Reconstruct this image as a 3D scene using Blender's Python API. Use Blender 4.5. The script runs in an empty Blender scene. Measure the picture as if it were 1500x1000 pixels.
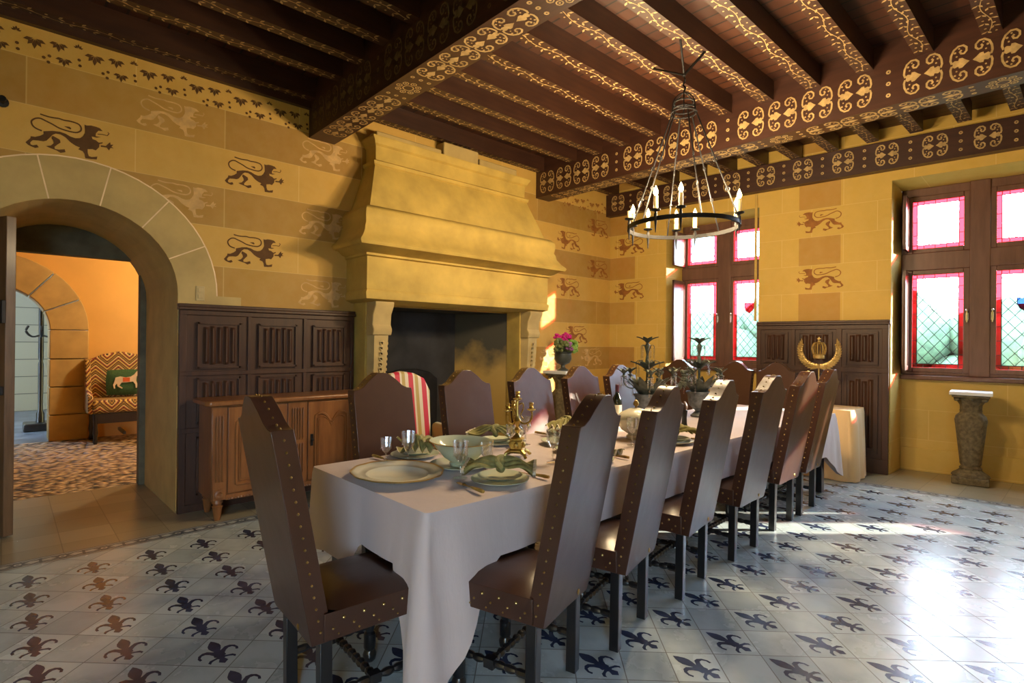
import bpy, math, random
from mathutils import Vector, Matrix
from mathutils.geometry import tessellate_polygon
random.seed(7)
PI = math.pi
sc = bpy.context.scene
COL = sc.collection
H = 1.4

# ------------------------------------------------------------ camera
cam = bpy.data.cameras.new('camera'); camo = bpy.data.objects.new('camera', cam); COL.objects.link(camo)
cam.sensor_width = 36; cam.lens = 36*800.8/1500; cam.clip_start = .05; cam.clip_end = 200
yaw, pit, rol = .82164, .00203, .00975
fw = Vector((-math.sin(yaw)*math.cos(pit), math.cos(yaw)*math.cos(pit), math.sin(pit)))
rt = Vector((math.cos(yaw), math.sin(yaw), 0)); up = rt.cross(fw)
r2 = rt*math.cos(rol)+up*math.sin(rol); u2 = -rt*math.sin(rol)+up*math.cos(rol)
camo.matrix_world = Matrix(((r2.x, u2.x, -fw.x, 0), (r2.y, u2.y, -fw.y, 0), (r2.z, u2.z, -fw.z, H), (0, 0, 0, 1)))
sc.camera = camo

# ------------------------------------------------------------ world, lights, exposure
sc.view_settings.view_transform = 'Standard'; sc.view_settings.look = 'None'
sc.view_settings.gamma = 1; sc.view_settings.use_curve_mapping = False
sc.view_settings.exposure = 0.95
sc.cycles.use_denoising = True
sc.cycles.max_bounces = 7; sc.cycles.diffuse_bounces = 4; sc.cycles.glossy_bounces = 4
sc.cycles.transparent_max_bounces = 16; sc.cycles.sample_clamp_indirect = 4
sc.cycles.caustics_reflective = False; sc.cycles.caustics_refractive = False
W = bpy.data.worlds.new('sky'); sc.world = W; W.use_nodes = True
bg = W.node_tree.nodes['Background']; bg.inputs[0].default_value = (.56, .78, 1, 1); bg.inputs[1].default_value = 20

K = .107
def FY(x): return 7.09+K*(x+1.6)
def portal(name, loc, rot, sx, sy):
    l = bpy.data.lights.new(name, 'AREA'); l.shape = 'RECTANGLE'; l.size = sx; l.size_y = sy
    l.cycles.is_portal = True
    o = bpy.data.objects.new(name, l); COL.objects.link(o); o.location = loc; o.rotation_euler = rot
aF = math.atan(K)
portal('window_daylight', (-.84, FY(-.84)+.62, 2.1), (-PI/2, 0, aF), 1.45, 2.1)
portal('window_daylight', (-3.55, FY(-3.55)+.62, 2.1), (-PI/2, 0, aF), 1.25, 2.0)
portal('window_daylight', (1.18, FY(1.18)+.62, 2.1), (-PI/2, 0, aF), 1.45, 2.1)
portal('window_daylight', (2.48, -1.95, 1.65), (0, PI/2, 0), 2.1, 1.3)  # portal of the added fill window behind the camera
sun = bpy.data.lights.new('sun', 'SUN'); sun.energy = 15; sun.angle = .015; sun.color = (1, .88, .68)
so = bpy.data.objects.new('sun', sun); COL.objects.link(so); so.rotation_euler = Vector((-1.46, -1.62, -.74)).to_track_quat('-Z', 'Y').to_euler()
def lamp(name, loc, e, col, r=.05):
    l = bpy.data.lights.new(name, 'POINT'); l.energy = e; l.color = col; l.shadow_soft_size = r
    o = bpy.data.objects.new(name, l); COL.objects.link(o); o.location = loc
    return o
BULB_W = 20
lamp('corridor_lamp_light', (-8.0, 2.3, 2.6), 70, (1, .82, .52), .15)
lamp('annex_lamp_light', (-11.2, -1.2, 2.6), 130, (.6, .75, 1), .3)

# ------------------------------------------------------------ materials
MATS = {}
def nmat(name):
    m = bpy.data.materials.new(name); m.use_nodes = True
    nt = m.node_tree; b = nt.nodes['Principled BSDF']; MATS[name] = m
    return m, nt, b
def N(nt, t, **kw):
    n = nt.nodes.new(t)
    for k, v in kw.items(): setattr(n, k, v)
    return n
def mth(nt, op, a, b=None, c=None):
    n = N(nt, 'ShaderNodeMath', operation=op)
    for i, x in enumerate((a, b, c)):
        if x is None: continue
        if isinstance(x, (int, float)): n.inputs[i].default_value = x
        else: nt.links.new(x, n.inputs[i])
    return n.outputs[0]
def mixc(nt, f, a, b, mode='MIX'):
    n = N(nt, 'ShaderNodeMix', data_type='RGBA', blend_type=mode)
    for s, x in ((0, f), (6, a), (7, b)):
        if isinstance(x, (int, float)): n.inputs[s].default_value = x
        elif isinstance(x, tuple): n.inputs[s].default_value = (*x[:3], 1)
        else: nt.links.new(x, n.inputs[s])
    return n.outputs[2]
def pos(nt): return N(nt, 'ShaderNodeTexCoord').outputs['Object']
def noise(nt, vec, scale, detail=4, rough=.55, sc3=None):
    if sc3:
        mp = N(nt, 'ShaderNodeMapping'); mp.inputs['Scale'].default_value = sc3
        nt.links.new(vec, mp.inputs[0]); vec = mp.outputs[0]
    n = N(nt, 'ShaderNodeTexNoise'); n.inputs['Scale'].default_value = scale
    n.inputs['Detail'].default_value = detail; n.inputs['Roughness'].default_value = rough
    nt.links.new(vec, n.inputs['Vector']); return n.outputs[0]
def ramp(nt, f, stops):
    r = N(nt, 'ShaderNodeValToRGB'); e = r.color_ramp.elements
    while len(e) < len(stops): e.new(.5)
    for i, (p, c) in enumerate(stops): e[i].position = p; e[i].color = (*c, 1)
    nt.links.new(f, r.inputs[0]); return r.outputs[0]
def bump(nt, b, h, s=.3, d=.01):
    n = N(nt, 'ShaderNodeBump'); n.inputs['Strength'].default_value = s; n.inputs['Distance'].default_value = d
    nt.links.new(h, n.inputs['Height']); nt.links.new(n.outputs[0], b.inputs['Normal'])
def simple(name, c, rough=.5, metal=0, var=.15, scale=6, bmp=0, coat=0, spec=None, sc3=None):
    m, nt, b = nmat(name)
    n = noise(nt, pos(nt), scale, sc3=sc3)
    lo = tuple(x*(1-var) for x in c); hi = tuple(min(1, x*(1+var)) for x in c)
    nt.links.new(ramp(nt, n, [(.3, lo), (.7, hi)]), b.inputs['Base Color'])
    b.inputs['Roughness'].default_value = rough; b.inputs['Metallic'].default_value = metal
    if coat: b.inputs['Coat Weight'].default_value = coat; b.inputs['Coat Roughness'].default_value = .15
    if spec is not None: b.inputs['Specular IOR Level'].default_value = spec
    if bmp: bump(nt, b, n, bmp, .004)
    return m
def wood(name, dark, light, axis='z', rough=.38, scale=5, coat=.2):
    m, nt, b = nmat(name)
    s = {'x': (.12, 1, 1), 'y': (1, .12, 1), 'z': (1, 1, .12)}[axis]
    n = noise(nt, pos(nt), scale*4, 6, .6, s); n2 = noise(nt, pos(nt), 2.0)
    c = ramp(nt, n, [(.3, dark), (.7, light)])
    c = mixc(nt, mth(nt, 'MULTIPLY', n2, .55), c, tuple(x*.45 for x in dark))
    nt.links.new(c, b.inputs['Base Color']); b.inputs['Roughness'].default_value = rough
    if coat: b.inputs['Coat Weight'].default_value = coat; b.inputs['Coat Roughness'].default_value = .2
    bump(nt, b, n, .12, .003)
    return m
BZ, CH = 1.685, .3325     # painted courses on the walls
def wallmat(name, u_axis, light, dark, phase=0, blocks=None, bw=.86, flip=0):
    m, nt, b = nmat(name)
    p = pos(nt); s = N(nt, 'ShaderNodeSeparateXYZ'); nt.links.new(p, s.inputs[0])
    u = s.outputs[u_axis]; z = s.outputs[2]
    zz = mth(nt, 'DIVIDE', mth(nt, 'SUBTRACT', z, BZ), CH)
    ci = mth(nt, 'FLOOR', zz); par = mth(nt, 'MODULO', mth(nt, 'ADD', ci, 20), 2)
    if flip: par = mth(nt, 'SUBTRACT', 1, par)
    isd = mth(nt, 'SUBTRACT', 1, par)
    if blocks:
        tot = None
        for a, c in blocks:
            q = mth(nt, 'MULTIPLY', mth(nt, 'GREATER_THAN', u, a), mth(nt, 'LESS_THAN', u, c))
            tot = q if tot is None else mth(nt, 'MAXIMUM', tot, q)
        isd = mth(nt, 'MULTIPLY', isd, tot)
    uu = mth(nt, 'ADD', mth(nt, 'DIVIDE', mth(nt, 'SUBTRACT', u, phase), bw), mth(nt, 'MULTIPLY', par, .5))
    bi = mth(nt, 'FLOOR', uu)
    wn = N(nt, 'ShaderNodeTexWhiteNoise', noise_dimensions='2D'); cb = N(nt, 'ShaderNodeCombineXYZ')
    nt.links.new(bi, cb.inputs[0]); nt.links.new(ci, cb.inputs[1]); nt.links.new(cb.outputs[0], wn.inputs['Vector'])
    c = mixc(nt, isd, light, dark)
    c = mixc(nt, mth(nt, 'MULTIPLY', wn.outputs[0], .30), c, tuple(x*y for x, y in zip(light, (1.15, 1.12, 1.1))))
    n1 = noise(nt, p, 1.4, 6, .65); n2 = noise(nt, p, 9, 4)
    c = mixc(nt, mth(nt, 'MULTIPLY', ramp(nt, n1, [(.35, (0, 0, 0)), (.65, (1, 1, 1))]), .40), c, (light[0]*.66, light[1]*.70, light[2]*.4))
    c = mixc(nt, mth(nt, 'MULTIPLY', n2, .16), c, (.9, .72, .4))
    # joints
    fu = mth(nt, 'ABSOLUTE', mth(nt, 'SUBTRACT', mth(nt, 'FRACT', uu), .5)); fz = mth(nt, 'ABSOLUTE', mth(nt, 'SUBTRACT', mth(nt, 'FRACT', zz), .5))
    j = mth(nt, 'MAXIMUM', mth(nt, 'GREATER_THAN', fu, .5-.004/bw), mth(nt, 'GREATER_THAN', fz, .5-.003/CH))
    c = mixc(nt, mth(nt, 'MULTIPLY', j, .3), c, (.85, .66, .3))
    nt.links.new(c, b.inputs['Base Color']); b.inputs['Roughness'].default_value = .72
    bump(nt, b, n2, .15, .01)
    return m
M_wl = wallmat('painted stone left', 1, (.62, .36, .068), (.32, .155, .018), phase=.1, flip=0, bw=1.26)
M_wf = wallmat('painted stone far', 0, (.64, .40, .068), (.40, .17, .015), phase=-2.47-.86*4, blocks=[(-6, -4.645), (-2.471, -2.037)], bw=.65)
M_wo = wallmat('plain ochre plaster', 0, (.58, .38, .08), (.56, .36, .075), bw=1.3)
M_orange = simple('orange plaster', (.74, .44, .12), .85, var=.06, scale=2)
M_stone = simple('ochre limestone', (.54, .37, .085), .8, var=.2, scale=3.2, bmp=.2)
M_stone2 = simple('pale dressed stone', (.50, .36, .14), .8, var=.14, scale=4, bmp=.15)
M_joint = simple('pale mortar', (.85, .66, .42), .85)
M_grey = simple('grey ashlar', (.34, .34, .27), .85, var=.2, scale=3)
M_lion_d = simple('brown stencil paint', (.105, .045, .010), .8, var=.2, scale=14)
M_lion_b = simple('sienna stencil paint', (.30, .115, .022), .8, var=.25, scale=14)
M_lion_l = simple('cream stencil paint', (.60, .38, .16), .8, var=.2, scale=14)
M_soot = simple('sooted stone', (.020, .020, .023), .75, var=.7, scale=2.6)
M_beam = wood('painted beam brown', (.042, .014, .008), (.075, .026, .014), 'x', .5)
M_joist = wood('painted joist brown', (.036, .012, .007), (.066, .023, .010), 'y', .5)
M_gold = simple('gold ochre stencil', (.46, .31, .13), .6, var=.3, scale=18)
M_panel = wood('dark oak panelling', (.045, .016, .008), (.095, .036, .015), 'z', .48, coat=.06)
M_side = wood('warm walnut', (.20, .072, .022), (.38, .155, .048), 'z', .35)
M_door = wood('old door oak', (.10, .05, .022), (.22, .12, .055), 'z', .55)
M_frame = wood('window frame brown', (.13, .058, .040), (.21, .10, .07), 'z', .45)
M_leg = simple('black lacquered wood', (.012, .011, .012), .3, var=.3, coat=.4)
M_iron = simple('black wrought iron', (.018, .017, .018), .5, .6, var=.3)
M_brass = simple('polished brass', (.55, .40, .12), .28, 1, var=.2, scale=30)
M_nail = simple('antique brass nail', (.42, .29, .10), .35, 1)
M_gilt = simple('gilt plaster', (.55, .38, .13), .4, .6, var=.3, scale=40)
M_cer = simple('celadon porcelain', (.54, .58, .42), .12, var=.05)
M_cer2 = simple('cream porcelain', (.70, .68, .55), .12, var=.05)
M_rim = simple('gold china rim', (.45, .30, .09), .3, .7)
M_nap = simple('sage green napkin', (.26, .23, .075), .85, var=.35, scale=30)
M_napl = simple('ivory lace edge', (.66, .58, .42), .85, var=.3, scale=80)
M_horn = simple('amber horn handle', (.40, .25, .06), .3, var=.4, scale=40)
M_steel = simple('silver steel', (.6, .6, .6), .22, 1)
M_zinc = simple('grey patinated metal', (.15, .16, .15), .5, .5, var=.4, scale=30)
M_leaf = simple('grey green tin leaf', (.10, .11, .08), .45, .5, var=.4, scale=30)
M_candle = simple('ivory candle sleeve', (.78, .58, .28), .5)
M_bottle = simple('dark bottle glass', (.008, .012, .008), .08, coat=.5)
M_paper = simple('cream paper', (.75, .68, .48), .7)
M_plast = simple('ivory switch plastic', (.55, .42, .2), .4)
M_old = simple('weathered brown stone', (.13, .10, .055), .8, var=.45, scale=30, bmp=.6)
M_white = simple('white marble slab', (.72, .74, .76), .35, var=.08)
M_mag = simple('magenta petals', (.55, .01, .22), .6, var=.3, scale=30)
M_lil = simple('lilac petals', (.42, .13, .35), .6, var=.3, scale=30)
M_grn = simple('fresh green foliage', (.22, .38, .06), .6, var=.4, scale=30)
M_dgrn = simple('olive foliage', (.14, .17, .05), .6, var=.4, scale=30)
M_urn = simple('dark bronze urn', (.07, .075, .06), .45, .4, var=.3)
M_lead = simple('lead came', (.05, .05, .06), .5, .5)
M_horse = simple('ivory needlework', (.68, .55, .36), .9)
M_redc = simple('rust red needlework', (.60, .12, .03), .9)
M_gcush = simple('bottle green needlework', (.04, .10, .035), .9, var=.25, scale=60)

def mk_leather():
    m, nt, b = nmat('brown leather'); p = pos(nt)
    n = noise(nt, p, 4, 5); f = noise(nt, p, 120, 3)
    c = ramp(nt, n, [(.2, (.042, .016, .009)), (.8, (.070, .028, .016))])
    nt.links.new(c, b.inputs['Base Color'])
    b.inputs['Roughness'].default_value = .30; b.inputs['Specular IOR Level'].default_value = .5; b.inputs['Coat Weight'].default_value = .15; b.inputs['Coat Roughness'].default_value = .25
    h = mth(nt, 'ADD', mth(nt, 'MULTIPLY', f, .06), noise(nt, p, 5, 2)); bump(nt, b, h, .25, .012)
    return m
M_leather = mk_leather()
def mk_cloth(name, c, wr=.35):
    m, nt, b = nmat(name); p = pos(nt)
    n = noise(nt, p, 3, 4); b.inputs['Roughness'].default_value = .85
    nt.links.new(ramp(nt, n, [(.2, tuple(x*.93 for x in c)), (.8, c)]), b.inputs['Base Color'])
    b.inputs['Sheen Weight'].default_value = .2
    w = noise(nt, p, 7, 5, .6, (1, 1, .35)); bump(nt, b, w, wr, .02)
    return m
M_cloth = mk_cloth('mauve linen', (.60, .49, .46)); M_cloth2 = mk_cloth('cream linen', (.74, .50, .24), .3)

def mk_floor():
    m, nt, b = nmat('encaustic tile field'); p = pos(nt); T = .2121
    s = N(nt, 'ShaderNodeSeparateXYZ'); nt.links.new(p, s.inputs[0])
    X = mth(nt, 'ADD', s.outputs[0], 1.184+.0); Y = mth(nt, 'SUBTRACT', s.outputs[1], 2.215)
    a = mth(nt, 'ADD', mth(nt, 'DIVIDE', mth(nt, 'ADD', X, Y), T*math.sqrt(2)), .5)
    c = mth(nt, 'ADD', mth(nt, 'DIVIDE', mth(nt, 'SUBTRACT', X, Y), T*math.sqrt(2)), .5)
    fa, fc = mth(nt, 'FLOOR', a), mth(nt, 'FLOOR', c)
    wn = N(nt, 'ShaderNodeTexWhiteNoise', noise_dimensions='2D'); cb = N(nt, 'ShaderNodeCombineXYZ')
    nt.links.new(fa, cb.inputs[0]); nt.links.new(fc, cb.inputs[1]); nt.links.new(cb.outputs[0], wn.inputs['Vector'])
    par = mth(nt, 'MODULO', mth(nt, 'ADD', mth(nt, 'ADD', fa, fc), 200), 2)
    n = noise(nt, p, 4.5, 5); n3 = noise(nt, p, .8, 2)
    col = mixc(nt, wn.outputs[0], (.40, .49, .55), (.60, .69, .72))
    blot = mth(nt, 'MULTIPLY', mth(nt, 'GREATER_THAN', par, .5), ramp(nt, n, [(.42, (0, 0, 0)), (.7, (1, 1, 1))]))
    col = mixc(nt, mth(nt, 'MULTIPLY', blot, .6), col, (.20, .26, .31))
    col = mixc(nt, mth(nt, 'MULTIPLY', n3, .3), col, (.52, .50, .40))
    g = mth(nt, 'MAXIMUM', *[mth(nt, 'GREATER_THAN', mth(nt, 'ABSOLUTE', mth(nt, 'SUBTRACT', mth(nt, 'FRACT', q), .5)), 1-.5-.011) for q in (a, c)])
    col = mixc(nt, mth(nt, 'MULTIPLY', g, .85), col, (.10, .09, .08))
    nt.links.new(col, b.inputs['Base Color'])
    nt.links.new(mth(nt, 'ADD', mth(nt, 'MULTIPLY', n, .2), mth(nt, 'ADD', .16, mth(nt, 'MULTIPLY', g, .4))), b.inputs['Roughness'])
    bump(nt, b, mth(nt, 'SUBTRACT', mth(nt, 'MULTIPLY', n, .25), g), .12, .004)
    return m
M_tile = mk_floor()
def mk_sq(name, c1, c2, T, gap, rough=.3):
    m, nt, b = nmat(name); p = pos(nt); s = N(nt, 'ShaderNodeSeparateXYZ'); nt.links.new(p, s.inputs[0])
    a = mth(nt, 'DIVIDE', s.outputs[0], T); c = mth(nt, 'DIVIDE', s.outputs[1], T)
    wn = N(nt, 'ShaderNodeTexWhiteNoise', noise_dimensions='2D'); cb = N(nt, 'ShaderNodeCombineXYZ')
    nt.links.new(mth(nt, 'FLOOR', a), cb.inputs[0]); nt.links.new(mth(nt, 'FLOOR', c), cb.inputs[1]); nt.links.new(cb.outputs[0], wn.inputs['Vector'])
    g = mth(nt, 'MAXIMUM', *[mth(nt, 'GREATER_THAN', mth(nt, 'ABSOLUTE', mth(nt, 'SUBTRACT', mth(nt, 'FRACT', q), .5)), .5-gap) for q in (a, c)])
    n = noise(nt, p, 3, 5)
    col = mixc(nt, wn.outputs[0], c1, c2); col = mixc(nt, mth(nt, 'MULTIPLY', n, .4), col, tuple(x*.6 for x in c1))
    col = mixc(nt, mth(nt, 'MULTIPLY', g, .6), col, (.10, .08, .05))
    nt.links.new(col, b.inputs['Base Color']); b.inputs['Roughness'].default_value = rough
    return m
M_btile = mk_sq('beige stone tile', (.30, .255, .165), (.40, .35, .24), .3, .01)
M_fleur = simple('dark blue slip', (.034, .046, .095), .22, var=.35, scale=8)
M_bord = simple('slate blue slip', (.06, .075, .10), .3)
M_bordl = simple('white slip', (.50, .52, .50), .3)
def mk_cobble():
    m, nt, b = nmat('river cobbles'); p = pos(nt)
    v = N(nt, 'ShaderNodeTexVoronoi', feature='F1'); v.inputs['Scale'].default_value = 19
    mp = N(nt, 'ShaderNodeMapping'); mp.inputs['Scale'].default_value = (1, .8, 0); nt.links.new(p, mp.inputs[0]); nt.links.new(mp.outputs[0], v.inputs[0])
    c = ramp(nt, v.outputs[0], [(.25, (.66, .52, .32)), (.55, (.30, .20, .10)), (.75, (.05, .03, .015))])
    nt.links.new(c, b.inputs['Base Color']); b.inputs['Roughness'].default_value = .45
    bump(nt, b, mth(nt, 'MULTIPLY', v.outputs[0], -1), 1, .05)
    return m
M_cobble = mk_cobble()
def mk_planks():
    m, nt, b = nmat('red brown ceiling planks'); p = pos(nt); s = N(nt, 'ShaderNodeSeparateXYZ'); nt.links.new(p, s.inputs[0])
    a = mth(nt, 'DIVIDE', s.outputs[1], .13)
    wn = N(nt, 'ShaderNodeTexWhiteNoise', noise_dimensions='1D'); nt.links.new(mth(nt, 'FLOOR', a), wn.inputs['W'])
    g = mth(nt, 'GREATER_THAN', mth(nt, 'ABSOLUTE', mth(nt, 'SUBTRACT', mth(nt, 'FRACT', a), .5)), .44)
    n = noise(nt, p, 12, 6, .6, (.15, 1, 1))
    col = mixc(nt, wn.outputs[0], (.032, .009, .004), (.080, .025, .009)); col = mixc(nt, mth(nt, 'MULTIPLY', n, .5), col, (.06, .02, .01))
    col = mixc(nt, g, col, (.006, .003, .002))
    nt.links.new(col, b.inputs['Base Color']); b.inputs['Roughness'].default_value = .5
    return m
M_plank = mk_planks()
def mk_flame_stitch():
    m, nt, b = nmat('flame stitch upholstery'); p = pos(nt); s = N(nt, 'ShaderNodeSeparateXYZ'); nt.links.new(p, s.inputs[0])
    zig = mth(nt, 'PINGPONG', mth(nt, 'ADD', s.outputs[1], .02), .13)
    v = mth(nt, 'ADD', mth(nt, 'ADD', s.outputs[2], mth(nt, 'MULTIPLY', s.outputs[0], .8)), mth(nt, 'MULTIPLY', mth(nt, 'SNAP', zig, .013), 1.0))
    f = mth(nt, 'FRACT', mth(nt, 'DIVIDE', v, .125))
    r = N(nt, 'ShaderNodeValToRGB'); r.color_ramp.interpolation = 'CONSTANT'; e = r.color_ramp.elements
    st = [(0, (.62, .44, .12)), (.18, (.10, .03, .02)), (.3, (.30, .07, .03)), (.42, (.68, .52, .22)), (.58, (.07, .04, .02)), (.7, (.35, .22, .05)), (.84, (.12, .05, .03))]
    while len(e) < len(st): e.new(.5)
    for i, (q, c) in enumerate(st): e[i].position = q; e[i].color = (*c, 1)
    nt.links.new(f, r.inputs[0]); nt.links.new(r.outputs[0], b.inputs['Base Color']); b.inputs['Roughness'].default_value = .9
    return m
M_flame = mk_flame_stitch()
def mk_stripe():
    m, nt, b = nmat('red cream stripe silk'); p = pos(nt); s = N(nt, 'ShaderNodeSeparateXYZ'); nt.links.new(p, s.inputs[0])
    f = mth(nt, 'FRACT', mth(nt, 'DIVIDE', mth(nt, 'ADD', s.outputs[1], 5.02), .13))
    r = N(nt, 'ShaderNodeValToRGB'); r.color_ramp.interpolation = 'CONSTANT'; e = r.color_ramp.elements
    st = [(0, (.55, .02, .06)), (.36, (.70, .62, .48)), (.5, (.45, .33, .10)), (.75, (.70, .62, .48))]
    while len(e) < len(st): e.new(.5)
    for i, (q, c) in enumerate(st): e[i].position = q; e[i].color = (*c, 1)
    nt.links.new(f, r.inputs[0]); nt.links.new(r.outputs[0], b.inputs['Base Color']); b.inputs['Roughness'].default_value = .5
    return m
M_stripe = mk_stripe()
def clear(name, col, gl=.08, rough=.05):
    m = bpy.data.materials.new(name); m.use_nodes = True; nt = m.node_tree; nt.nodes.clear()
    o = N(nt, 'ShaderNodeOutputMaterial'); t = N(nt, 'ShaderNodeBsdfTransparent'); t.inputs[0].default_value = (*col, 1)
    g = N(nt, 'ShaderNodeBsdfGlossy'); g.inputs['Roughness'].default_value = rough; g.inputs[0].default_value = (1, 1, 1, 1)
    lw = N(nt, 'ShaderNodeLayerWeight'); lw.inputs[0].default_value = .25
    mx = N(nt, 'ShaderNodeMixShader'); f = mth(nt, 'MINIMUM', mth(nt, 'ADD', mth(nt, 'MULTIPLY', lw.outputs['Facing'], .5), gl), .85)
    nt.links.new(f, mx.inputs[0]); nt.links.new(t.outputs[0], mx.inputs[1]); nt.links.new(g.outputs[0], mx.inputs[2]); nt.links.new(mx.outputs[0], o.inputs[0])
    return m
M_pane = clear('clear leaded glass', (.93, .96, .95), .03)
M_pgreen = clear('pale green leaded glass', (.70, .90, .80), .03)
M_redg = clear('ruby border glass', (.62, .010, .014), .03)
M_blueg = clear('blue shield glass', (.10, .20, .8), .03)
M_crys = clear('cut crystal', (.95, .96, .97), .17, .10)
def emit(name, c, s):
    m = bpy.data.materials.new(name); m.use_nodes = True; nt = m.node_tree; nt.nodes.clear()
    o = N(nt, 'ShaderNodeOutputMaterial'); e = N(nt, 'ShaderNodeEmission'); e.inputs[0].default_value = (*c, 1); e.inputs[1].default_value = s
    nt.links.new(e.outputs[0], o.inputs[0]); return m
M_flameb = emit('glowing bulb', (1, .72, .30), 14)

# ------------------------------------------------------------ mesh helpers
class MB:
    def __init__(s): s.v = []; s.f = []; s.m = []
    def add(s, vs, fs, mi=0, T=None):
        o = len(s.v)
        for q in vs:
            q = Vector(q); s.v.append(T @ q if T else q)
        for f in fs: s.f.append([o+i for i in f]); s.m.append(mi)
    def box(s, a, b, mi=0, T=None):
        x0, y0, z0 = a; x1, y1, z1 = b
        s.add([(x0,y0,z0),(x1,y0,z0),(x1,y1,z0),(x0,y1,z0),(x0,y0,z1),(x1,y0,z1),(x1,y1,z1),(x0,y1,z1)],
              [(3,2,1,0),(4,5,6,7),(0,1,5,4),(1,2,6,5),(2,3,7,6),(3,0,4,7)], mi, T)
    def poly(s, pts, mi=0, T=None):
        P = [Vector(p) for p in pts]; tr = tessellate_polygon([P]); s.add(P, tr, mi, T)
    def prism(s, pts, off, mi=0, T=None):
        n = len(pts); off = Vector(off); A = [Vector(p) for p in pts]; B = [p+off for p in A]
        s.add(A+B, [tuple(reversed(range(n))), tuple(range(n, 2*n))]+[(i, (i+1) % n, n+(i+1) % n, n+i) for i in range(n)], mi, T)
    def lathe(s, prof, seg=16, c=(0,0,0), mi=0, T=None, flute=0, nf=8, close=True):
        vs = []; fs = []
        for r, z in prof:
            for k in range(seg):
                a = 2*PI*k/seg; rr = r*(1+flute*math.cos(nf*a)); vs.append((c[0]+rr*math.cos(a), c[1]+rr*math.sin(a), c[2]+z))
        for i in range(len(prof)-1):
            for k in range(seg): fs.append((i*seg+k, i*seg+(k+1) % seg, (i+1)*seg+(k+1) % seg, (i+1)*seg+k))
        if close: fs += [tuple(reversed(range(seg))), tuple(range((len(prof)-1)*seg, len(prof)*seg))]
        s.add(vs, fs, mi, T)
    def tube(s, path, r, seg=8, mi=0, T=None, closed=False):
        P = [Vector(p) for p in path]; n = len(P); vs = []; fs = []; R = r if isinstance(r, (list, tuple)) else [r]*n
        ref = None
        for i in range(n):
            if closed: d = P[(i+1) % n]-P[i-1]
            else: d = P[min(i+1, n-1)]-P[max(i-1, 0)]
            if d.length < 1e-9: d = Vector((0,0,1))
            d.normalize()
            if ref is None: ref = Vector((0,0,1)) if abs(d.z) < .9 else Vector((1,0,0))
            a = d.cross(ref)
            if a.length < 1e-4: a = d.cross(Vector((.3,1,.2)))
            a.normalize(); b = d.cross(a); ref = -b.cross(Vector((0,0,0))) if False else ref
            for k in range(seg):
                t = 2*PI*k/seg; vs.append(P[i]+(a*math.cos(t)+b*math.sin(t))*R[i])
        m = n if closed else n-1
        for i in range(m):
            j = (i+1) % n
            for k in range(seg): fs.append((i*seg+k, i*seg+(k+1) % seg, j*seg+(k+1) % seg, j*seg+k))
        if not closed: fs += [tuple(reversed(range(seg))), tuple(range((n-1)*seg, n*seg))]
        s.add(vs, fs, mi, T)
    def sph(s, c, r, seg=10, rings=6, mi=0, T=None):
        if isinstance(r, (int, float)): r = (r, r, r)
        vs = [(c[0], c[1], c[2]-r[2])]; fs = []
        for i in range(1, rings):
            p = -PI/2+PI*i/rings
            for k in range(seg):
                a = 2*PI*k/seg; vs.append((c[0]+r[0]*math.cos(p)*math.cos(a), c[1]+r[1]*math.cos(p)*math.sin(a), c[2]+r[2]*math.sin(p)))
        vs.append((c[0], c[1], c[2]+r[2])); L = len(vs)-1
        for k in range(seg):
            fs.append((0, 1+(k+1) % seg, 1+k)); fs.append((L, L-seg+k, L-seg+(k+1) % seg))
        for i in range(rings-2):
            for k in range(seg): fs.append((1+i*seg+k, 1+i*seg+(k+1) % seg, 1+(i+1)*seg+(k+1) % seg, 1+(i+1)*seg+k))
        s.add(vs, fs, mi, T)
    def ribbon(s, pts, w, mi=0, T=None, taper=None):      # 2-D points in the XY plane of T
        n = len(pts); vs = []; P = [Vector((p[0], p[1])) for p in pts]
        for i in range(n):
            d = P[min(i+1, n-1)]-P[max(i-1, 0)]; d.normalize(); q = Vector((-d.y, d.x)); ww = w/2*(taper(i/(n-1)) if taper else 1)
            vs += [(P[i].x+q.x*ww, P[i].y+q.y*ww, 0), (P[i].x-q.x*ww, P[i].y-q.y*ww, 0)]
        s.add(vs, [(2*i, 2*i+1, 2*i+3, 2*i+2) for i in range(n-1)], mi, T)
    def build(s, name, mats, parent=None, smooth=True, bevel=0, ang=.65, loc=None):
        me = bpy.data.meshes.new(name); me.from_pydata([tuple(v) for v in s.v], [], s.f)
        if not isinstance(mats, (list, tuple)): mats = [mats]
        for m in mats: me.materials.append(m)
        me.polygons.foreach_set('material_index', s.m)
        if smooth:
            me.polygons.foreach_set('use_smooth', [True]*len(s.f)); me.set_sharp_from_angle(angle=ang)
        me.update()
        o = bpy.data.objects.new(name, me); COL.objects.link(o)
        if parent: o.parent = parent
        if loc: o.location = loc
        if bevel:
            b = o.modifiers.new('bevel', 'BEVEL'); b.width = bevel; b.segments = 2; b.limit_method = 'ANGLE'; b.angle_limit = .7
            if smooth: b.harden_normals = False
        return o
def frame(o, ux, uy):   # matrix with X->ux, Y->uy at o
    ux = Vector(ux); uy = Vector(uy); n = ux.cross(uy)
    return Matrix(((ux.x, uy.x, n.x, o[0]), (ux.y, uy.y, n.y, o[1]), (ux.z, uy.z, n.z, o[2]), (0,0,0,1)))
def tag(o, label, cat, group=None, kind=None):
    if label: o['label'] = label
    if cat: o['category'] = cat
    if group: o['group'] = group
    if kind: o['kind'] = kind
    return o
def struct(o): o['kind'] = 'structure'; return o
def thing(name, label, cat, loc=(0,0,0), rz=0, group=None):
    o = bpy.data.objects.new(name, None); COL.objects.link(o); o.location = loc; o.rotation_euler = (0,0,rz)
    o.empty_display_size = .1
    return tag(o, label, cat, group)
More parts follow.
